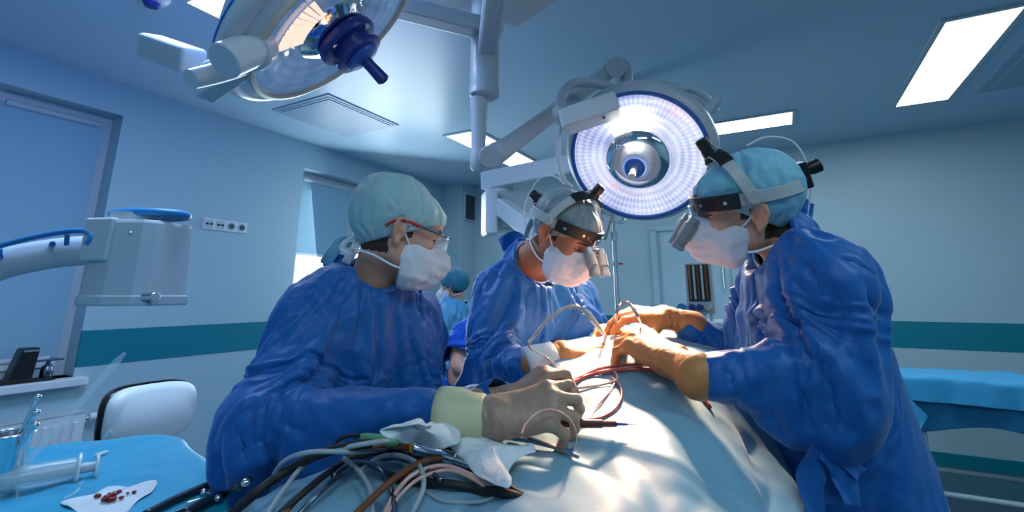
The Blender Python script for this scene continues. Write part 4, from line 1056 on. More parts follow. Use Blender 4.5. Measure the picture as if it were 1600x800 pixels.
_h = .020*(1-np.abs(vnoise(_q, 71))*2.3)+.015*(1-np.abs(vnoise(_q2, 77))*2.3)*(_a < -.15)+.006*(1-np.abs(vnoise((_p+_w)*6.5, 51))*2.2)+.004*(1-np.abs(vnoise((_p+_w)*14, 52))*2.2)
setv(dr, _v+_n*(np.clip(vnoise(_p*3, 60)+.6, .1, 1)*_h)[:, None])
# ================================================================== head gear and hands
def headset(root, X, wire=1, tilt=0):
    X = X @ Matrix.Rotation(tilt, 4, 'X')
    hs = link_mesh('headlight_band', [(0, 0, 0)], [], M['headgrey'], root); hs.data.clear_geometry()
    rx, ry, cy, z0 = .0950, .1200, -.018, .040
    def ring(t): return Vector(W(X, (rx*math.sin(t), cy+ry*math.cos(t), z0-.06*math.cos(t)*0+.012*math.cos(t))))
    def rn(t): return (X.to_3x3() @ Vector((math.sin(t)/rx, math.cos(t)/ry, 0))).normalized()
    b = MB(); ts = [1.15+(2*PI-2.3)*i/40 for i in range(41)]
    b.strip([ring(t) for t in ts], [rn(t) for t in ts], .028, .004)
    old = hs; name = 'headlight_band'
    hs = b.build(name, M['headgrey'], root, bevel=.0015); m_ = old.data; bpy.data.objects.remove(old); bpy.data.meshes.remove(m_); hs.name = name
    b = MB(); ts = [-1.2+2.4*i/30 for i in range(31)]
    b.strip([ring(t) for t in ts], [rn(t) for t in ts], .036, .011); b.build('front_pad', M['black'], hs, bevel=.003)
    for t in (-.95, -.45, .45, .95): c = ring(t)+rn(t)*.010; MB().cyl(c, c+rn(t)*.003, .0042, n=14).build('rivet', M['steel'], hs, smooth=True)
    arc = lambda t: Vector(W(X, (.100*math.cos(t), .002+.024*math.sin(t), .048+.102*math.sin(t))))
    an = lambda t: (X.to_3x3() @ Vector((math.cos(t), .2*math.sin(t), .95*math.sin(t)))).normalized()
    for rg in ((0, .95), (PI-.95, PI)):
        ts = [rg[0]+(rg[1]-rg[0])*i/12 for i in range(13)]; MB().strip([arc(t) for t in ts], [an(t) for t in ts], .026, .005).build('side_strap', M['headgrey'], hs, bevel=.0015)
    ts = [.88+(PI-1.76)*i/20 for i in range(21)]; MB().strip([arc(t) for t in ts], [an(t) for t in ts], .034, .009).build('top_pad', M['black'], hs, bevel=.003)
    for s in (1, -1):
        MB().cyl(W(X, (s*.096, .0, .046)), W(X, (s*.109, .0, .046)), .0165, n=28).build('pivot_disc', M['headgrey'], hs, smooth=True, bevel=.002)
    tp = Vector(W(X, (0, .034, .158))); u = (X.to_3x3() @ Vector((0, .30, 1))).normalized()
    MB().cyl(tp-u*.004, tp+u*.012, .019, .017, 28).build('lamp_base', M['black'], hs, smooth=True)
    MB().tube([tp+u*.010, tp+u*.022, tp+u*.038, tp+u*.040], [.0145, .016, .015, .010], 24, 0).build('headlight', M['black'], hs, smooth=True)
    MB().cyl(tp+u*.0395, tp+u*.0412, .0095, n=20).build('headlight_cap', M['steel'], hs, smooth=True)
    MB().box((0, -.146, .042), (.040, .020, .062), X).build('rear_block', M['black'], hs, bevel=.004)
    MB().tube([W(X, (0, -.152, .050)), W(X, (0, -.170, .052)), W(X, (0, -.186, .054))], [.011, .016, .0165], 20, 3).build('rear_knob', M['black'], hs, smooth=True)
    # loupes on a hinged bracket
    fp = Vector(W(X, (0, .108, .046)))
    MB().box((0, .112, .034), (.020, .018, .034), X).build('loupe_hinge', M['steel'], hs, bevel=.003)
    MB().cyl(W(X, (-.020, .122, .020)), W(X, (.020, .122, .020)), .006).build('hinge_pin', M['steel'], hs, smooth=True)
    MB().box((0, .130, .006), (.070, .012, .012), X).build('loupe_bar', M['loupe'], hs, bevel=.003)
    d = Vector((0, .74, -.67)).normalized()
    for s in (1, -1):
        c = Vector((s*.031, .130, .012)); q = lambda k: Vector(W(X, c+d*k+Vector((-s*.004*k/.06, 0, 0))))
        b_ = MB().tube([q(-.016), q(.0), q(.001), q(.036), q(.037), q(.054), q(.055), q(.066), q(.0665)], [.012, .0135, .0168, .0168, .0145, .0135, .0158, .0158, .0125], 24, 0).build('loupe', M['loupe'], hs, smooth=True)
        MB().cyl(q(.0666), q(.0674), .0125, n=20).build('loupe_glass', M['blueplastic'], b_, smooth=True)
    if wire:
        MB().tube([W(X, (.03, -.06, .145)), W(X, (.03, -.11, .150)), W(X, (.03, -.160, .120)), W(X, (.03, -.175, .06)), W(X, (.03, -.165, .0)), W(X, (.02, -.140, -.045)), W(X, (.01, -.115, -.09))], .0022, 8, 8).build('headlight_cable', M['tie'], hs, smooth=True)
    return hs
headset(s2, XM); headset(s3, XR, 1, -.24)
# safety glasses of the left surgeon
def lw(*p): return Vector(W(XL, p))
sg = MB().tube([lw(-.062, .104, .014), lw(-.045, .122, .016), lw(0, .128, .017), lw(.045, .122, .016), lw(.062, .104, .014)], .0028, 8, 6, flat=1.6).build('safety_glasses', M['darksteel'], s1, smooth=True, auto=False)
for s in (1, -1):
    MB().tube([lw(s*.062, .104, .014), lw(s*.074, .085, .016), lw(s*.080, .040, .021)], .0034, 8, 6, flat=1.2).build('temple', M['darksteel'], sg, smooth=True, auto=False)
    t_ = MB().tube([lw(s*.080, .042, .021), lw(s*.083, .010, .024), lw(s*.084, -.020, .020), lw(s*.080, -.038, .002)], .0042, 10, 6, flat=1.0).build('temple_tip', M['red'], sg, smooth=True, auto=False); t_['label'] = 'red temple tip'
    g = MB(); pts = [(s*.004, .126), (s*.025, .127), (s*.045, .121), (s*.060, .106), (s*.070, .088)]
    vs = [lw(x, y, z) for z, k in ((.014, 1), (.0, 1), (-.016, .98), (-.026, .94)) for x, y in pts]
    n_ = len(pts); g.add(vs, [(i*n_+k, i*n_+k+1, (i+1)*n_+k+1, (i+1)*n_+k) for i in range(3) for k in range(n_-1)])
    o = g.build('lens', M['lens'], sg, smooth=True); modv(o, 'SOLIDIFY', thickness=.0018); modv(o, 'SUBSURF', levels=2, render_levels=2)
# cap ties and collar ties
def ribbon(pts, w, m, parent, name='cap_tie', seed=0):
    q = cr(pts, 6); N = len(q); vs = []
    for i, p in enumerate(q):
        t = (q[min(i+1, N-1)]-q[max(i-1, 0)]).normalized(); s_ = t.cross(Vector((.2+.3*math.sin(i*.35+seed), -1, .25*math.cos(i*.3+seed)))).normalized()
        for k in range(5): a = (k-2)/4*w; vs.append(p+s_*a+Vector((0, 1, 0))*(.004*math.sin(k*1.7+i*.5+seed)))
    fs = [(i*5+k, i*5+k+1, (i+1)*5+k+1, (i+1)*5+k) for i in range(N-1) for k in range(4)]
    o = link_mesh(name, vs, fs, M[m], parent); modv(o, 'SOLIDIFY', thickness=.0012); modv(o, 'SUBSURF', levels=1, render_levels=1); return o
capL = [c for c in s1.children if c.name.startswith('surgical_cap')][0]
ribbon([P(563, 372, 1.20), P(548, 378, 1.21), P(530, 380, 1.21), P(520, 395, 1.21), P(508, 414, 1.22)], .030, 'cap_blue', capL)
ribbon([P(563, 374, 1.20), P(556, 385, 1.19), P(548, 398, 1.19), P(540, 412, 1.20)], .022, 'tie', capL, seed=2)
ribbon([P(560, 372, 1.20), P(545, 374, 1.20), P(535, 386, 1.20), P(545, 396, 1.20)], .016, 'tie', capL, seed=4)
gL = [c for c in s1.children if c.name.startswith('gown')][0]
ribbon([P(548, 418, 1.22), P(530, 408, 1.22), P(518, 410, 1.23), P(512, 420, 1.24)], .035, 'gown', gL, 'neck_tie')
gM = [c for c in s2.children if c.name.startswith('gown')][0]
ribbon([P(818, 378, 1.62), P(805, 372, 1.63), P(790, 378, 1.65), P(782, 384, 1.68)], .05, 'gown', gM, 'neck_tie')
ribbon([P(822, 372, 1.58), P(826, 356, 1.56), P(834, 344, 1.55)], .02, 'cap_blue', gM, 'cap_string')
gR = [c for c in s3.children if c.name.startswith('gown')][0]
ribbon([P(1220, 352, 1.12), P(1238, 335, 1.12), P(1252, 318, 1.12), P(1262, 312, 1.13)], .055, 'gown', gR, 'neck_tie')
ribbon([P(1232, 352, 1.14), P(1248, 345, 1.14), P(1258, 330, 1.15), P(1260, 316, 1.15)], .05, 'gown', gR, 'neck_tie', 3)
ribbon([P(1222, 345, 1.10), P(1232, 330, 1.10), P(1228, 318, 1.10)], .018, 'tie', gR, 'cap_string', 1)
for k, pts in enumerate(([(1285, 700), (1300, 712), (1318, 738), (1326, 765), (1330, 790)], [(1283, 700), (1272, 722), (1268, 750), (1272, 790), (1270, 820)], [(1287, 698), (1310, 705), (1328, 722), (1345, 742)])):
    ribbon([P(x, y, .93-.006*i) for i, (x, y) in enumerate(pts)], (.045, .05, .035)[k], 'gown', gR, 'waist_tie', k)
MB().ball(P(1284, 700, .94), (.016, .012, .014)).build('waist_knot', M['gown'], gR, smooth=True)

# hands
def hframe(a, b, up): return XF(a, Vector(b)-Vector(a), up)
XH1 = hframe(P(782, 650, .87), P(872, 628, .865), (.12, -.66, .68))
glove(s1, XH1, 'glove_tan', 1, JL['elR'], (.036, .050), 'glove_cream', spread=1.5, curl=[(.50, .80, .35), (.62, .85, .4), (.75, .90, .4), (.90, .95, .4)], thumb=((-.55, .70, -.55), (-.10, .85, -.55), (.25, .90, -.40)), s=.98)
XH2 = hframe(P(800, 622, 1.10), P(838, 592, 1.11), (-.55, -.15, .75))
glove(s1, XH2, 'glove_tan', -1, JL['wrL'], (.036, .046), None, curl=[(.5, 1.2, .8), (.8, 1.3, .8), (.9, 1.3, .8), (1.0, 1.3, .8)], s=.95)
XH3 = hframe(P(882, 552, 1.31), P(948, 543, 1.33), (-.05, -.45, .85))
glove(s2, XH3, 'glove_brown', 1, JM['wrR'], (.036, .046), 'cuff_white', curl=[(.35, .55, .3), (.45, .65, .3), (.5, .7, .3), (.6, .7, .3)], s=1.0)
XH4 = hframe(P(946, 522, 1.52), P(962, 515, 1.42), (.1, -.2, .9))
glove(s2, XH4, 'glove_brown', -1, JM['wrL'], (.036, .046), 'cuff_white', curl=[(.4, .7, .4)]*4, s=.95)
XH5 = hframe(P(1050, 562, 1.08), P(985, 522, 1.19), (.15, -.62, .72))
glove(s3, XH5, 'glove_brown', -1, JR['wrL'], (.046, .056), None, curl=[(.35, .75, .4), (.5, .8, .4), (.6, .8, .4), (.7, .8, .4)], thumb=((-.60, .72, -.25), (-.25, .90, -.30), (0, .95, -.30)), s=1.2)
XH6 = hframe(P(1038, 495, 1.40), P(985, 488, 1.38), (0, -.35, .9))
glove(s3, XH6, 'glove_brown', 1, JR['wrR'], (.038, .048), None, curl=[(.25, .5, .3), (.35, .6, .3), (.5, .7, .3), (.6, .7, .3)], s=1.0)
# ================================================================== cables, tubes and tools on the patient drape
from mathutils.bvhtree import BVHTree
def bvh_of(o):
    v, n = getv(o); L = np.array(o.location)
    return BVHTree.FromPolygons([tuple(q) for q in v+L], [tuple(p.vertices) for p in o.data.polygons])
DRB = bvh_of(dr); CAMP = Vector((0, 0, CAMZ))
def on(px, py, off=0.0, B=DRB, mx=2.3):
    """the point where the line of sight meets the settled cloth, raised by off"""
    r = ray(px, py).normalized(); h = B.ray_cast(CAMP, r, mx)
    p = h[0] if h[0] is not None and h[0].z > .98 else None
    if p is None:
        p = hit(px, py) if B is DRB else None
        if p is None or (py > 640 and p.y > .95): p = G(px, py, 1.115); p = P(px, py, min(p.y, .84))
    return p+Vector((0, 0, off))
def cable(name, label, pts, r, m, cat='cable', group=None, off=None, n=10, B=DRB, ends=True):
    """pts: (px, py, rise above the cloth)"""
    q = [on(p[0], p[1], r*.8+(p[2] if len(p) > 2 else 0), B) for p in pts]
    for i in range(len(q)):                 # a raised point moves back along its own line of sight
        if len(pts[i]) > 2 and pts[i][2]:
            rr = ray(pts[i][0], pts[i][1]); g = on(pts[i][0], pts[i][1], 0, B); Y = g.y-pts[i][2]*1.6; w = rr*Y; q[i] = Vector((w.x, w.y, CAMZ+w.z))
    o0 = q[len(q)//2]
    o = MB().tube(q, r, n, 7).build(name, M[m], None, smooth=True, auto=False, origin=o0)
    return tag(o, label, cat, group)
GC = 'cables over the foot of the drape'
CB = [
 ('thick black cable rising from the lower left corner of the drape', [(352, 812, .02), (400, 770, .03), (450, 735, .04), (505, 708, .045), (570, 694, .04), (640, 694, .03), (700, 706, .02), (750, 735, .01), (790, 768, 0)], .0068, 'rubber'),
 ('black cable running just under the thickest black one', [(430, 810, .01), (480, 765, .03), (530, 728, .04), (590, 706, .04), (660, 702, .03), (720, 722, .02), (765, 750, .01), (795, 775, 0)], .0048, 'rubber'),
 ('grey cable arching highest beside the elbow of the left surgeon', [(425, 760, .02), (428, 742, .03), (448, 718, .05), (490, 706, .06), (560, 706, .04), (620, 700, .03)], .0034, 'greycable'),
 ('grey cable looping from the lower left up under the green connector', [(415, 812, 0), (440, 770, .02), (480, 722, .04), (530, 702, .05), (600, 690, .04), (660, 692, .02)], .0036, 'greycable'),
 ('rust brown cable slanting up from the bottom edge', [(436, 812, .01), (470, 775, .02), (510, 740, .03), (545, 716, .04), (580, 706, .03)], .0036, 'browncable'),
 ('brown cable arching over the grey loops in the middle', [(548, 812, .02), (580, 780, .03), (620, 745, .04), (665, 720, .045), (715, 715, .03), (760, 728, .02)], .0046, 'browncable'),
 ('thin dark blue cable left of the blue drape fold', [(462, 812, 0), (500, 770, .02), (545, 735, .03), (600, 715, .03), (650, 725, .03), (690, 750, .02)], .0032, 'darksteel'),
 ('pale grey loop hanging down in the middle of the drape', [(560, 740, .02), (590, 716, .04), (625, 712, .05), (655, 728, .04), (662, 758, .02), (650, 790, .01), (640, 812, 0)], .0038, 'greycable'),
 ('dark grey cable curving down beside the pale grey loop', [(520, 745, .02), (555, 722, .04), (595, 735, .03), (612, 770, .02), (618, 812, .01)], .0040, 'darksteel'),
 ('light grey cable crossing under the brown arch', [(535, 715, .03), (560, 735, .03), (578, 765, .02), (582, 812, .01)], .0036, 'greycable'),
 ('pink tinted clear tube arching below the brown cable', [(596, 812, .01), (615, 775, .02), (645, 742, .03), (690, 728, .035), (735, 742, .02), (785, 775, 0)], .0034, 'pinktube'),
 ('second pink tube lying beside the arching pink tube', [(600, 812, .01), (622, 778, .02), (655, 748, .03), (700, 735, .03), (745, 752, .015), (778, 778, 0)], .0026, 'pinktube'),
 ('flat grey cable crossing to the lower right of the cable bunch', [(665, 770, .0), (690, 785, .0), (730, 788, .0), (765, 783, .0), (785, 768, 0)], .0024, 'greycable'),
 ('dark cable bundle passing under the steel connector', [(600, 742, .01), (650, 752, .01), (700, 756, .01), (745, 764, .005), (790, 778, 0)], .0062, 'rubber'),
 ('brown cable leaving the black ring by the green connector', [(527, 694, .03), (545, 700, .03), (600, 697, .03), (660, 704, .02), (700, 712, .01)], .0030, 'browncable'),
 ('black cable bent back into the green connector', [(562, 680, .03), (545, 681, .03), (528, 688, .03), (530, 696, .03), (560, 698, .03)], .0028, 'rubber'),
]
for lb, pts, r, m in CB:
    if pts[-1][0] > 745 and pts[-1][1] > 730: pts = pts+[(822, 782, -.012), (850, 800, -.03)]
    cable('cable', lb, pts, r, m, group=GC)
def obj1(mb, name, m, label, cat, org, group=None, **k):
    o = mb.build(name, M[m] if isinstance(m, str) else m, None, origin=org, **k); return tag(o, label, cat, group)
def raised(px, py, rise, B=DRB):
    g = on(px, py, 0, B); rr = ray(px, py)*(g.y-rise*1.6); return Vector((rr.x, rr.y, CAMZ+rr.z))
a, b = P(562, 684, .80), P(622, 690, .79)
obj1(MB().tube([a, a.lerp(b, .15), a.lerp(b, .8), b], [.0055, .0075, .0085, .005], 18, 0), 'cable_connector', 'green', 'green plastic connector lying left of the white gauze', 'connector', a, smooth=True)
a, b, c = raised(630, 697, .05), raised(648, 700, .05), raised(712, 717, .035)
r0 = empty('metal_connector', a, 'steel barrel connector with amber ring below the white gauze', 'connector')
MB().tube([a, a.lerp(b, .5), b], [.006, .0095, .009], 20, 0).build('amber_ring', M['amber'], r0, smooth=True)
MB().tube([b, b.lerp(c, .04), b.lerp(c, .06), b.lerp(c, .6), b.lerp(c, .62), c, c.lerp(b, -.02)], [.009, .0095, .0085, .0085, .0095, .0095, .006], 24, 0).build('barrel', M['steel'], r0, smooth=True)
d_ = raised(745, 730, .02); MB().tube([c, d_], [.007, .0055], 18, 0).build('sleeve', M['steel'], r0, smooth=True)
# crumpled gauze
def crumpled(name, outline, label, m='gauze', rise=.014, seed=2, B=DRB, amp=.010, cat='gauze', group=None, n=26, th=.002, lift=False):
    pts = [p if isinstance(p, Vector) else on(p[0], p[1], 0, B) for p in outline]; c = sum(pts, Vector())/len(pts)
    q = cr(pts, 4, True); N = len(q); vs = []; K = 12
    for k in range(K+1):
        t = k/K
        for p in q:
            w = c.lerp(p, t); vs.append(w)
    vs = np.array(vs); top = []
    for i, w in enumerate(vs):
        h = B.ray_cast(Vector((w[0], w[1], 2.2)), Vector((0, 0, -1)), 2.0); z = h[0].z if h[0] is not None else w[2]
        t = (i//N)/K; top.append((w[0], w[1], (w[2] if lift else z+.003)+(.012 if lift else rise)*(1-t**3)))
    top = np.array(top); tw = top+np.stack([vnoise(top*14+i, seed+i) for i in range(3)], -1)*.02; f_ = (1-np.abs(vnoise(tw*17, seed))*2.2)*amp*.75+(1-np.abs(vnoise(tw*38, seed+1))*2)*amp*.2
    top[:, 2] += np.maximum(f_, -.003)+.002*np.sin(np.arange(len(top))*.7)*((np.arange(len(top))//N) == K)
    fs = [(k*N+i, k*N+(i+1) % N, (k+1)*N+(i+1) % N, (k+1)*N+i) for k in range(K) for i in range(N)]
    o = link_mesh(name, top, fs, M[m], None, True, origin=c); bpy_clean(o)
    modv(o, 'SOLIDIFY', thickness=th, offset=-1); modv(o, 'SUBSURF', levels=2, render_levels=2)
    return tag(o, label, cat, group), top
GG = 'white gauze pads on the drape'
crumpled('gauze_pad', [raised(x, y, .075) for x, y in ((592, 684), (625, 672), (655, 668), (690, 670), (718, 676), (716, 692), (690, 698), (650, 695), (620, 693))], 'crumpled white gauze pad above the steel connector', seed=3, group=GG, rise=.055, lift=True)
crumpled('gauze_pad', [raised(x, y, .035) for x, y in ((690, 696), (705, 688), (728, 684), (760, 688), (800, 694), (832, 698), (836, 714), (806, 722), (795, 740), (800, 765), (775, 768), (750, 745), (715, 715))], 'large crumpled white gauze heap right of the steel connector', seed=8, group=GG, lift=True)
# tubes by the hands
GT = 'blood tubes across the drape'
cable('blood_tube', 'thick red tube arching across the drape below the gloved hands', [(858, 640), (872, 618, .006), (895, 598, .010), (930, 584, .012), (985, 577, .010), (1030, 580, .006), (1075, 600), (1110, 640)], .0042, 'redtube', 'tube', GT)
cable('blood_tube', 'red tube running directly above the thick red tube', [(862, 650), (880, 612, .006), (905, 590, .012), (935, 577, .014), (985, 570, .012), (1030, 574, .006), (1070, 592)], .0034, 'redtube', 'tube', GT)
cable('blood_tube', 'dark red looped tube ending at the brown pen', [(955, 590, .008), (968, 602, .008), (971, 620, .008), (958, 642, .006), (930, 655, .006), (890, 657, .012), (860, 655, .02)], .0028, 'redtube', 'tube', GT)
cable('blood_tube', 'thin red line dropping from the white clamp to the cloth', [(962, 596, .008), (950, 615, .004), (930, 640, .004), (922, 656, .004)], .0015, 'redtube', 'tube', GT)
cable('suction_tube', 'pale pink tube looping high in front of the middle surgeon', [(922, 500, .10), (908, 482, .12), (885, 480, .13), (858, 498, .13), (836, 524, .12), (828, 542, .10), (850, 556, .07), (868, 572, .03), (872, 592, .02), (876, 603, .012), (905, 606, .008), (945, 600, .008), (964, 592, .008), (958, 580, .01), (935, 582, .01)], .0026, 'cleartube', 'tube')
cable('suction_tube', 'pale pink tube hooped over the gloved fingers at the wound', [(962, 515, .05), (963, 492, .07), (972, 474, .08), (985, 476, .09), (997, 495, .08), (1002, 505, .08)], .0030, 'cleartube', 'tube')
cable('suction_tube', 'small loop of clear tube by the brown glove cuff', [(995, 560, .008), (1010, 556, .008), (1022, 562, .008), (1018, 570, .008), (1000, 572, .008), (970, 575, .01), (940, 580, .01)], .0016, 'cleartube', 'tube')
cable('suction_tube', 'thin pink tube wound over the hand of the left surgeon', [(815, 678, .10), (822, 662, .115), (840, 645, .125), (862, 640, .125), (885, 650, .11), (898, 668, .08), (900, 690, .03), (893, 706, 0)], .0017, 'pinktube', 'tube')
# wound sponge and instrument in the glow
o_, _ = crumpled('wound_gauze', [SITE+Vector((.09*math.cos(t)*(1+.2*math.sin(3*t)), .055*math.sin(t), -.02)) for t in [2*PI*i/9 for i in range(9)]], 'white gauze heaped around the brightly lit wound', rise=.012, seed=21, amp=.012)
a, b = raised(915, 485, .10), raised(948, 528, .03)
obj1(MB().tube([a, a.lerp(b, .1), a.lerp(b, .6), b], [.003, .006, .0055, .003], 16, 0), 'suction_tip', 'white', 'white suction tip held over the lit wound', 'suction tip', a, smooth=True)
# cautery pen
qa, qb = raised(845, 661, .055), raised(998, 663, .020)
print('pen', (qa-qb).length)
q = lambda px, py, Y=.99: qa.lerp(qb, (px-845)/153)
pn = empty('cautery_pen', q(930, 664), 'maroon cautery pen with blue tip held by the left surgeon', 'surgical pen')
MB().tube([q(845, 661), q(850, 661), q(900, 662, 1.0), q(940, 663, 1.0), q(942, 663, 1.0), q(962, 663.5, 1.0), q(964, 663.5, 1.0)], [.004, .0062, .0068, .0068, .0052, .0050, .003], 20, 0).build('pen_body', M['maroon'], pn, smooth=True)
MB().tube([q(963, 663.5, 1.0), q(980, 663, 1.0)], [.0026, .0022], 12, 0).build('tip_sleeve', M['blueplastic'], pn, smooth=True)
MB().tube([q(980, 663, 1.0), q(998, 662.5, 1.0)], [.0014, .0009], 10, 0).build('electrode', M['steel'], pn, smooth=True)
# forceps lying under the hand
obj1(MB().tube([on(795, 690, .006), on(840, 700, .008), on(895, 712, .006)], .003, 8, 4, flat=2.2), 'forceps', 'bluehandle', 'blue flat instrument lying under the hand of the left surgeon', 'instrument', on(840, 700), smooth=True)
obj1(MB().tube([on(785, 690, .012), on(830, 696, .012), on(905, 722, .006)], .0025, 8, 4, flat=1.5), 'forceps', 'steel', 'steel instrument crossing the blue one on the drape', 'instrument', on(830, 696), smooth=True)

# ================================================================== draped tables
def draped(name, poly, z, drop, m, label, cat, seed=1, amp=.006, folds=.02, K=18, skirt=10, cut=None, org=None, flare=.06):
    c = sum((Vector((p[0], p[1], z)) for p in poly), Vector())/len(poly)
    q = []
    M_ = len(poly)
    for i in range(M_):                     # straight sides, rounded corners
        a, b = Vector((*poly[i], z)), Vector((*poly[(i+1) % M_], z))
        n_ = max(6, int((b-a).length/.03)); q += [a.lerp(b, (k+.5)/n_) for k in range(n_)]
    for _ in range(2): q = [(q[i-1]+q[i]*2+q[(i+1) % len(q)])/4 for i in range(len(q))]
    N = len(q); vs = []
    for k in range(K+1):
        for p in q: w = c.lerp(p, k/K); vs.append((w.x, w.y, w.z))
    for k in range(1, skirt+1):
        for i, p in enumerate(q):
            out = (p-c); out.z = 0; out.normalize(); ph = i*.55+seed
            f = k/skirt; dr_ = drop*(1+.12*math.sin(i*.11+seed)+.05*math.sin(i*.31))
            w = p+out*(.012+flare*f*.5+folds*f*math.sin(ph)+folds*.5*f*math.sin(ph*2.3+1)); vs.append((w.x, w.y, z-dr_*f-.004))
    fs = [(k*N+i, (k+1)*N+i, (k+1)*N+(i+1) % N, k*N+(i+1) % N) for k in range(K+skirt) for i in range(N)]
    vs = np.array(vs); top = np.arange(len(vs)) < (K+1)*N
    wv = np.stack([vnoise(vs*6+i, seed+i) for i in range(3)], -1)*.05
    h = (1-np.abs(vnoise((vs+wv)*8, seed+5))*2.2)*amp+(1-np.abs(vnoise((vs+wv)*19, seed+6))*2)*amp*.4
    vs[:, 2] += np.where(top, np.maximum(h, -.001), 0)
    o = link_mesh(name, vs, fs, M[m], None, True, origin=org or c); bpy_clean(o); modv(o, 'SOLIDIFY', thickness=.0015, offset=1); modv(o, 'SUBSURF', levels=1, render_levels=1)
    return tag(o, label, cat)
def metal_table(name, poly, z, label, cat='table', inset=.06, rr=.013, m='steel', shelf=None):
    c = sum((Vector((p[0], p[1], 0)) for p in poly), Vector())/len(poly)
    r = empty(name, c, label, cat); ins = [c+(Vector((*p, 0))-c)*(1-inset) for p in poly]
    MB().prism([(p.x, p.y) for p in ins], z-.03, z-.008).build('table_top', M[m], r, bevel=.004)
    for p in ins:
        w = c+(p-c)*.93; MB().cyl((w.x, w.y, .0), (w.x, w.y, z-.03), rr).build('leg', M[m], r, smooth=True)
    if shelf:
        b = MB()
        for i in range(len(ins)):
            a_, b_ = c+(ins[i]-c)*.93, c+(ins[(i+1) % len(ins)]-c)*.93; b.cyl((a_.x, a_.y, shelf), (b_.x, b_.y, shelf), rr*.8)
        b.build('lower_rail', M[m], r, smooth=True)
    return r
ZT = 1.05
IT = [(-.87, 1.36), (-.49, .985), (-.56, .60), (-1.25, .55), (-1.36, 1.16)]
metal_table('instrument_table', IT, ZT-.02, 'instrument table under the bright blue drape at the lower left', 'instrument table', inset=.08)
idr = draped('table_drape', IT, ZT, .32, 'drape_blue', 'bright blue drape over the instrument table at the lower left', 'table drape', seed=5, amp=.006)
ITB = bvh_of(idr)
t_on = lambda px, py, off=0: on(px, py, off, ITB, 3)
# big syringe
a, b = t_on(-60, 782, .02), t_on(118, 751, .02)
sy = empty('syringe', a, 'large clear plastic syringe lying on the bright blue drape', 'syringe')
dd = (b-a).normalized()
MB().tube([a, b], [.021, .021], 28, 0).build('barrel', mat('frosted clear barrel', (.62, .76, .84), .2, alpha=.5), sy, smooth=True)
MB().tube([a+dd*.01, b+dd*.026], [.009, .009], 24, 0).build('plunger_rod', M['greycable2'] if 'greycable2' in M else M['offwhite'], sy, smooth=True)
MB().tube([b-dd*.004, b-dd*.001, b+dd*.003], [.022, .028, .028], 28, 0).build('finger_flange', M['white'], sy, smooth=True)
MB().tube([b+dd*.026, b+dd*.030], [.023, .023], 28, 0).build('plunger_end', M['white'], sy, smooth=True)
sc_ = MB()
up_ = Vector((0, 0, 1))
for k in range(14):
    p = a+dd*((b-a).length*(.10+.06*k)); nrm = (up_-dd*up_.dot(dd)).normalized(); sd_ = dd.cross(nrm)
    sc_.strip([p+(nrm*math.cos(t)+sd_*math.sin(t))*.0212 for t in [(-.5+.1*i)*(1 if k % 2 else .6)-.3 for i in range(9)]], [(nrm*math.cos(t)+sd_*math.sin(t)) for t in [(-.5+.1*i)*(1 if k % 2 else .6)-.3 for i in range(9)]], .0012, .0003)
sc_.build('graduation', M['black'], sy)
crumpled('blood_gauze', [(92, 790), (115, 782), (140, 776), (165, 766), (190, 764), (215, 766), (245, 757), (238, 772), (215, 786), (190, 806), (130, 806)], 'white gauze with dark red clots on the bright blue drape', B=ITB, seed=5, rise=.006, amp=.006)
bg = bpy.data.objects[-1] if False else None
def rayall(px, py, objs):
    best = None
    for B in objs:
        h = B.ray_cast(CAMP, ray(px, py).normalized(), 3)
        if h[0] is not None and (best is None or h[3] < best[1]): best = (h[0], h[3])
    return best[0]
gz = [o for o in bpy.data.objects if o.name.startswith('blood_gauze')][0]
rng = random.Random(3)
for k, (x, y, s) in enumerate(((151, 785, 5), (165, 788, 6), (172, 784, 7), (178, 781, 5), (170, 791, 6), (184, 778, 4), (188, 788, 4), (208, 779, 3.5), (160, 791, 4), (198, 781, 2.5), (176, 790, 5))):
    p = t_on(x, y, .0105); m_ = MB().ball((p.x, p.y, p.z), (s*.0011, s*.0010, s*.0006), n=10)
    for v in m_.v: v += Vector((rng.uniform(-1, 1), rng.uniform(-1, 1), rng.uniform(-.4, .4)))*s*.00018
    o = m_.build('blood_clot', M['blood'], gz, smooth=True, auto=False)
# clear tubing on the drape
pts = [t_on(50, 672, .03), t_on(95, 665, .02), t_on(140, 700, .004), t_on(176, 682, .004), t_on(168, 680, .004), t_on(150, 712, .004), t_on(140, 735, .004), t_on(120, 770, .004), t_on(100, 782, .004)]
tag(MB().tube(pts[3:], .0022, 8, 8).build('clear_tube', M['cleartube2'] if 'cleartube2' in M else M['thinglass'], None, smooth=True, auto=False, origin=pts[4]), 'thin clear tube curling behind the syringe on the blue drape', 'tube')
p = t_on(148, 716, .004); obj1(MB().tube([p, p+Vector((.012, .02, .004))], [.0045, .003], 14, 0), 'luer_connector', 'white', 'small white connector on the thin clear tube', 'connector', p, smooth=True)
def tool(name, label, pts, r, m, tipm, cat='surgical instrument', group='instruments on the blue drape'):
    q = [t_on(x, y, o_) for x, y, o_ in pts]
    t = empty(name, q[0], label, cat, group)
    MB().tube(q, r, 12, 5, flat=1.3).build('shaft', M[m], t, smooth=True, auto=False)
    MB().ball(q[-1], (.007, .007, .006)).build('joint_screw', M[tipm], t, smooth=True)
    return t, q
M['tooldark'] = mat('dark anodised steel', (.03, .05, .07), .25, metal=.6)
tool('surgical_clamp', 'dark scissors handle pointing up right from the lower left edge', [(225, 812, .006), (270, 790, .008), (318, 768, .008), (326, 765, .008)], .0065, 'tooldark', 'tooldark')
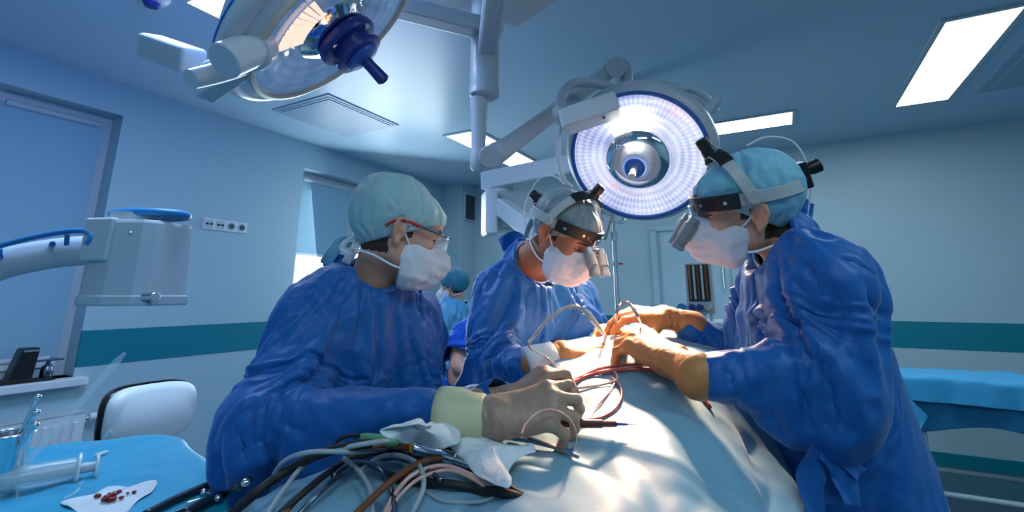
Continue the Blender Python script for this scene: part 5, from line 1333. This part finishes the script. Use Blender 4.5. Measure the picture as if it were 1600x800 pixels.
tool('surgical_clamp', 'dark blue clamp with a steel screw end, nearest the pale drape', [(285, 815, .010), (320, 795, .010), (360, 777, .010), (382, 768, .012)], .0080, 'tooldark', 'steel')
tool('surgical_clamp', 'bright steel clamp lying between the two dark ones', [(262, 815, .008), (300, 800, .008), (340, 786, .008)], .0042, 'steel', 'steel')
tool('surgical_clamp', 'thin steel hook beside the bright steel clamp', [(290, 792, .006), (312, 786, .006), (330, 778, .006), (318, 775, .006)], .0018, 'steel', 'steel')
# steel pot with tools at the left edge
p = t_on(-8, 775, 0); pt = empty('steel_cup', p, 'steel cup at the left edge of the blue table', 'cup')
MB().lathe([(0, .002), (.030, .002), (.034, .10), (.036, .103), (.033, .10), (.029, .006), (0, .006)], 40, Matrix.Translation(p)).build('cup_wall', M['steel'], pt, smooth=True)
MB().tube([p+Vector((.037*math.cos(t), .037*math.sin(t), .103)) for t in [2*PI*i/24 for i in range(24)]], .002, 8, 0, closed=True).build('rim', M['steel'], pt, smooth=True)
for k, (dx, dz, lab) in enumerate(((.030, .165, 'tallest steel tool standing in the steel cup'), (.038, .140, 'middle steel tool leaning right in the steel cup'), (.045, .12, 'lowest steel tool leaning far right in the steel cup'))):
    a = p+Vector((.0, -.005*k, .02)); b = p+Vector((dx+.01, -.005*k, dz)); t = empty('probe', a, lab, 'surgical instrument', 'tools in the steel cup')
    MB().tube([a, a.lerp(b, .5), b], [.003, .0035, .004], 12, 3).build('shaft', M['steel'], t, smooth=True); MB().ball(b, .006).build('tip', M['steel'], t, smooth=True)
a = p+Vector((.02, .02, .04)); b = p+Vector((.13, .06, .22)); obj1(MB().tube([a, b, b+(b-a).normalized()*.02], [.006, .007, .003], 14, 0), 'pipette', 'thinglass', 'clear plastic rod leaning out of the steel cup', 'pipette', a, smooth=True)
# right-hand table by the back wall
def GP(px, py, z): g = G(px, py, z); return (g.x, g.y)
ZB = .86
c0 = G(1392, 590, ZB); BT = [(c0.x, c0.y), tuple((c0+V*(-2.0))[:2]), tuple((c0+V*(-2.0)+U*.62)[:2]), tuple((c0+U*.62)[:2])]
c0 = Vector(c0)
print('back table', [RM(0,0,0)], c0.dot(U), c0.dot(V))
metal_table('side_table', BT, ZB-.01, 'steel side table with pale legs by the wall at the right', 'table', m='offwhite', rr=.02, shelf=.18)
M['drape_dark'] = cloth_mat('dark blue table cover', (.006, .14, .30), .6, .3, 6)
M['drape_sky'] = cloth_mat('sky blue sheet', (.05, .38, .68), .6, .5, 8)
draped('table_cover', BT, ZB, .30, 'drape_dark', 'dark blue cover hanging low over the side table at the right', 'table cover', seed=9, amp=.003, folds=.008, K=8)
B2 = [tuple((c0+V*.05-U*.03)[:2]), tuple((c0-V*1.9-U*.02)[:2]), tuple((c0-V*1.9+U*.5)[:2]), tuple((c0+V*.02+U*.5)[:2])]
draped('table_sheet', B2, ZB+.012, .13, 'drape_sky', 'sky blue crumpled sheet lying over the dark cover at the right', 'sheet', seed=12, amp=.016, folds=.02, K=12, flare=.05)
cc = c0+V*.02-U*.06; o = MB()
ribbon([cc+Vector((0, 0, .02)), cc-U*.05+Vector((0, 0, -.06)), cc-U*.07-V*.06+Vector((0, 0, -.16)), cc-U*.06-V*.14+Vector((0, 0, -.24))], .11, 'drape_sky', None, 'hanging_corner')
hc_ = [o for o in bpy.data.objects if o.name.startswith('hanging_corner')][0]; hc_.parent = [o for o in bpy.data.objects if o.name.startswith('table_sheet')][0]
hc_.data.transform(Matrix.Translation(-Vector(hc_.parent.location)))

# ================================================================== furniture and fittings
# white chair
cb = P(232, 645, 2.0); ch_ = empty('chair', (cb.x, cb.y, 0), 'white padded swivel chair behind the blue instrument table', 'chair')
XCh = XF((cb.x, cb.y, cb.z), (-.95, .52, 0), (0, 0, 1)); b = MB()
ww, hh = .155, .105
outl = [(ww*math.copysign(abs(math.cos(t))**.45, math.cos(t)), hh*math.copysign(abs(math.sin(t))**.55, math.sin(t))) for t in [2*PI*i/44 for i in range(44)]]
def pad(yo, th, s, nm, m):
    vs = []; rings = [(.80, 0), (.95, .012), (1.0, .03), (1.0, th-.01), (.94, th)]
    for r_s, y in rings: vs += [XCh @ Vector((p[0]*s*r_s, yo+y+.06*(p[0]/.15)**2*-1*.5, p[1]*s*r_s)) for p in outl]
    N = 44; fs = [(i*N+k, i*N+(k+1) % N, (i+1)*N+(k+1) % N, (i+1)*N+k) for i in range(4) for k in range(N)]+[tuple(range(N)), tuple(4*N+k for k in range(N))]
    return MB().add(vs, fs).build(nm, M[m], ch_, smooth=True, auto=False)
pad(-.03, .05, 1.0, 'backrest', 'white'); pad(.02, .02, 1.03, 'back_shell', 'black')
b = MB().tube([XCh @ Vector((0, .045, -.05)), XCh @ Vector((0, .06, -.25)), XCh @ Vector((0, -.02, cb.z*-1+.47))], .018, 10, 5); b.build('back_bar', M['black'], ch_, smooth=True)
MB().box((0, -.22, .48-cb.z), (.42, .42, .07), XCh).build('seat', M['white'], ch_, bevel=.03)
MB().cyl((cb.x-.05, cb.y-.22, .08), (cb.x-.05, cb.y-.22, .45), .025).build('gas_lift', M['steel'], ch_, smooth=True)
for k in range(5):
    t = 2*PI*k/5; e = Vector((cb.x-.05+.27*math.cos(t), cb.y-.22+.27*math.sin(t), .07)); MB().tube([(cb.x-.05, cb.y-.22, .10), e], [.022, .015], 10, 0).build('base_arm', M['black'], ch_, smooth=True)
    MB().cyl(e+Vector((-.01, 0, -.04)), e+Vector((.01, 0, -.04)), .03, n=20).build('caster', M['black'], ch_, smooth=True)
# radiator under the window
ru1, rz1 = onL(136, 642, .10); ru0 = W1['u0']; rz0 = .12
rd = empty('radiator', RM((ru0+ru1)/2, DL-.06, rz0), 'white ribbed panel radiator under the left window sill', 'radiator')
MB().box(((ru0+ru1)/2, DL-.095, (rz0+rz1)/2), (ru1-ru0, .012, rz1-rz0), ROOM).build('panel', M['white'], rd, bevel=.004)
b = MB(); n_ = int((ru1-ru0)/.05)
for k in range(n_): b.box((ru1-.05-k*.05, DL-.103, (rz0+rz1)/2-.01), (.026, .014, rz1-rz0-.09), ROOM)
b.build('ribs', M['white'], rd, bevel=.005)
MB().box(((ru0+ru1)/2, DL-.055, rz1-.004), (ru1-ru0, .10, .012), ROOM).build('top_grille', M['offwhite'], rd, bevel=.003)
MB().box(((ru0+ru1)/2, DL-.025, (rz0+rz1)/2), (ru1-ru0, .01, rz1-rz0), ROOM).build('rear_panel', M['white'], rd)
MB().cyl(RM(ru1, DL-.06, rz1-.05), RM(ru1+.03, DL-.06, rz1-.05), .012).build('valve_pipe', M['steel'], rd, smooth=True)
MB().tube([RM(ru1+.03, DL-.06, rz1-.05), RM(ru1+.035, DL-.06, rz1-.05), RM(ru1+.08, DL-.06, rz1-.05), RM(ru1+.085, DL-.06, rz1-.05)], [.018, .025, .023, .016], 20, 0).build('thermostat', M['white'], rd, smooth=True)
# sockets
def sockets(name, c1, c2, n_, label, kinds):
    a, b = onL(*c1), onL(*c2); u0, u1, z0, z1 = a[0], b[0], b[1], a[1]
    r = empty(name, RM((u0+u1)/2, DL, (z0+z1)/2), label, 'socket')
    MB().box(((u0+u1)/2, DL-.008, (z0+z1)/2), (u1-u0, .016, z1-z0), ROOM).build('cover_plate', M['white'], r, bevel=.004)
    for k in range(n_):
        u = u0+(u1-u0)*(k+.5)/n_; z = (z0+z1)/2; w = min((u1-u0)/n_, z1-z0)*.36
        if kinds[k] == 'r':
            s = MB().cyl(RM(u, DL-.015, z), RM(u, DL-.021, z), w, n=24).build('outlet', M['offwhite'], r, smooth=True)
            MB().cyl(RM(u, DL-.020, z), RM(u, DL-.0215, z), w*.75, n=24).build('outlet_well', M['darkvent'], s, smooth=True)
            for q_ in (-.4, .4): MB().cyl(RM(u+q_*w, DL-.021, z), RM(u+q_*w, DL-.0225, z), w*.14, n=10).build('pin_hole', M['black'], s)
        else:
            s = MB().box((u, DL-.017, z), (w*2.1, .006, w*2.1), ROOM).build('outlet', M['offwhite'], r, bevel=.001)
            for q_ in (-.5, .5): MB().box((u+q_*w, DL-.021, z), (w*.6, .003, w*.5), ROOM).build('port', M['black'], s)
    return r
sockets('wall_socket', (317, 340), (383, 365), 4, 'row of four white sockets high on the left wall', 'pprr')
sockets('wall_socket', (330, 699), (359, 716), 2, 'white double socket low on the wall beside the left surgeon', 'rr')
# things on the window sill
def sill(px, py): u, z = onL(px, py, .03); return u
sz = W1['z0']
u = sill(38, 560)
mo = empty('black_monitor', RM(u, DL-.0, sz), 'black box standing tilted on the left window sill', 'device')
Xm = ROOM @ Matrix.Translation((u, DL-.0, sz)) @ Matrix.Rotation(.0, 4, 'Z')
MB().prism([(-.06, .0), (.05, .0), (.062, .19), (-.02, .19)], -.05, .05, Xm @ Matrix(((1, 0, 0, 0), (0, 0, 1, 0), (0, 1, 0, 0.012), (0, 0, 0, 1)))).build('case', M['black'], mo, bevel=.008)
MB().box((.02, -.052, .185), (.07, .006, .012), Xm).build('steel_strip', M['steel'], mo, bevel=.002)
MB().box((-.05, -.0, .012), (.22, .11, .024), Xm).build('foot', M['rubber'], mo, bevel=.006)
u = sill(78, 570)
vb = empty('glass_bottle', RM(u, DL+.0, sz), 'small dark bottle with a flat valve on the left window sill', 'bottle')
MB().lathe([(0, .002), (.028, .002), (.032, .02), (.032, .06), (.022, .075), (.012, .082), (.012, .10), (0, .10)], 28, Matrix.Translation(RM(u, DL, sz+.012))).build('bottle_body', M['darksteel'], vb, smooth=True)
MB().box((u, DL, sz+.118), (.15, .02, .012), ROOM).build('valve_bar', M['darksteel'], vb, bevel=.004)
MB().cyl(RM(u, DL, sz+.10), RM(u, DL, sz+.125), .006).build('valve_stem', M['steel'], vb, smooth=True)
obj1(MB().box((u-.05, DL-.03, sz+.008), (.16, .05, .014), ROOM), 'black_tray', 'rubber', 'flat black tray beneath the small dark bottle', 'tray', RM(u-.05, DL-.03, sz), bevel=.003)
# IV pole with bag
ip = P(962, 420, 2.7); iv = empty('infusion_stand', (ip.x, ip.y, 0), 'thin steel infusion stand behind the middle surgeon', 'infusion stand')
zt = P(955, 335, 2.7).z
MB().cyl((ip.x, ip.y, .08), (ip.x, ip.y, zt-.12), .013).build('pole', M['steel'], iv, smooth=True)
MB().cyl((ip.x, ip.y, zt-.3), (ip.x, ip.y, zt+.05), .009).build('upper_pole', M['steel'], iv, smooth=True)
b = MB()
for t in (0, PI/2, PI, 1.5*PI): b.tube([(ip.x, ip.y, zt-.04), (ip.x+.05*math.cos(t+.5), ip.y+.05*math.sin(t+.5), zt-.05), (ip.x+.085*math.cos(t+.5), ip.y+.085*math.sin(t+.5), zt-.03), (ip.x+.09*math.cos(t+.5), ip.y+.09*math.sin(t+.5), zt+.03)], .0035, 8, 5)
b.build('hooks', M['steel'], iv, smooth=True)
MB().cyl((ip.x, ip.y, zt-.15), (ip.x, ip.y, zt-.10), .022).build('clamp', M['offwhite'], iv, smooth=True)
z2 = P(965, 412, 2.7).z; MB().cyl((ip.x, ip.y, z2-.012), (ip.x, ip.y, z2+.012), .02).build('pole_lock', M['headgrey'], iv, smooth=True); MB().cyl((ip.x, ip.y, z2), (ip.x+.04, ip.y, z2), .005).build('lock_lever', M['red'], iv, smooth=True)
for k in range(5):
    t = 2*PI*k/5; MB().tube([(ip.x, ip.y, .09), (ip.x+.28*math.cos(t), ip.y+.28*math.sin(t), .06)], .012, 10, 0).build('leg', M['steel'], iv, smooth=True); MB().ball((ip.x+.28*math.cos(t), ip.y+.28*math.sin(t), .028), .027).build('caster', M['black'], iv, smooth=True)
bgp = P(942, 350, 2.68); Xb = XF(bgp, (.1, 1, 0), (.32, 0, 1))
bgo = empty('infusion_bag', bgp, 'greenish clear infusion bag hanging beside the steel stand', 'infusion bag')
MB().box((0, 0, 0), (.085, .035, .17), Xb).build('bag', mat('greenish fluid bag', (.36, .46, .40), .2, alpha=.85), bgo, bevel=.015)
MB().box((0, -.018, .0), (.06, .004, .10), Xb).build('bag_label', M['offwhite'], bgo)
MB().tube([Xb @ Vector((0, 0, .08)), (ip.x-.04, ip.y, zt-.02)], .002, 6, 0).build('hanger', M['steel'], bgo)
# anaesthesia machine
ma = P(1092, 450, 3.3); an = empty('anaesthesia_machine', (ma.x, ma.y, 0), 'grey anaesthesia machine with flow tubes standing behind the surgeons', 'anaesthesia machine')
Xa = XF(ma, U, (0, 0, 1)); hh = .145
MB().box((0, .06, 0), (.18, .10, .34), Xa).build('flowmeter_case', M['greymetal'], an, bevel=.008)
MB().box((-.0, .006, .035), (.135, .01, .24), Xa).build('flowmeter_panel', M['black'], an)
for k in range(5): MB().cyl(Xa @ Vector((-.05+.025*k, -.004, -.075)), Xa @ Vector((-.05+.025*k, -.004, .15)), .0075, n=14).build('flow_tube', M['offwhite'] if k % 2 else M['browncable'], an, smooth=True)
for k, m_ in enumerate(('navy', 'navy', 'headgrey')): MB().cyl(Xa @ Vector((-.05+.05*k, 0, -.125)), Xa @ Vector((-.05+.05*k, -.035, -.125)), .02, n=20).build('knob', M[m_], an, smooth=True)
MB().cyl(Xa @ Vector((-.12, .02, -.13)), Xa @ Vector((-.12, -.02, -.13)), .028, n=24).build('oxygen_knob', M['bluehandle'], an, smooth=True)
for k in range(4): MB().cyl(Xa @ Vector((-.06+.04*k, .02, -.17)), Xa @ Vector((-.06+.04*k, .02, -.22)), .011, n=14).build('gas_port', M['steel'], an, smooth=True)
MB().box((.02, .16, -.24), (.62, .45, .05), Xa).build('work_surface', M['offwhite'], an, bevel=.01)
MB().box((.02, .18, -.24-(ma.z-.24-.12)/2-.02), (.56, .40, ma.z-.24-.14), Xa).build('cabinet', M['greymetal'], an, bevel=.015)
for dx in (-.22, .26):
    for dy in (.02, .34): c = Xa @ Vector((dx, dy, 0)); MB().cyl((c.x-.015, c.y, .05), (c.x+.015, c.y, .05), .05, n=20).build('caster', M['rubber'], an, smooth=True)

# ================================================================== the two people at the back
def place_J(hx, hy, Y, fwd, lean=0, elbows=None, h=1.0):
    hp = P(hx, hy, Y); f = Vector((fwd[0], fwd[1], 0)).normalized(); s = Vector((f.y, -f.x, 0)); dz = Vector((0, 0, 1))
    X = XF(hp, fwd, (0, 0, 1)); nk = hp-dz*.17-f*.04; sh = nk-dz*.05
    J = dict(head=X, neck=nk, shR=sh+s*.17, shL=sh-s*.17, fwd=fwd, pel=Vector((nk.x-f.x*lean, nk.y-f.y*lean, nk.z-.52)))
    for k, sg_ in (('R', 1), ('L', -1)):
        J['el'+k] = J['sh'+k]+s*sg_*.05-dz*.25-f*.04; J['wr'+k] = J['el'+k]+f*.20-s*sg_*.04-dz*.08
    return J
JN = place_J(708, 448, 4.1, (-.9, .25, -.1))
nn_, XN_, gn = person('person', 'masked nurse in pale blue gown and teal cap standing in the background', JN, 'staff in the background', gown='gown_light', frames=16, bulk=1.9, sleeve=1.5, res=.018, fine=.006, seed=5, hem=.35)
bouffant(nn_, XN_, 'cap_teal', front=.030, back=-.06, seed=2, r=(.100, .122, .105))
face_mask(nn_, XN_)
JS = place_J(775, 470, 2.9, (.75, .62, -.3)); 
JS['elR'] = P(716, 570, 2.8); JS['shR'] = P(728, 530, 2.85); JS['wrR'] = P(752, 592, 2.7)
JS['cutR'] = Vector(JS['shR']).lerp(Vector(JS['elR']), .55); JS['cutL'] = Vector(JS['shL']).lerp(Vector(JS['elL']), .6)
JS['pel'] = P(745, 700, 2.85)
ss_, XS_, gs_ = person('person', 'person in bright blue short-sleeved scrubs, bare elbow showing, beside the nurse', JS, 'staff in the background', gown='scrubs', frames=12, bulk=1.0, sleeve=1.3, res=.018, fine=.006, seed=8, hem=.62)
bouffant(ss_, XS_, 'cap_teal', front=.030, back=-.06, seed=6, r=(.096, .118, .102))
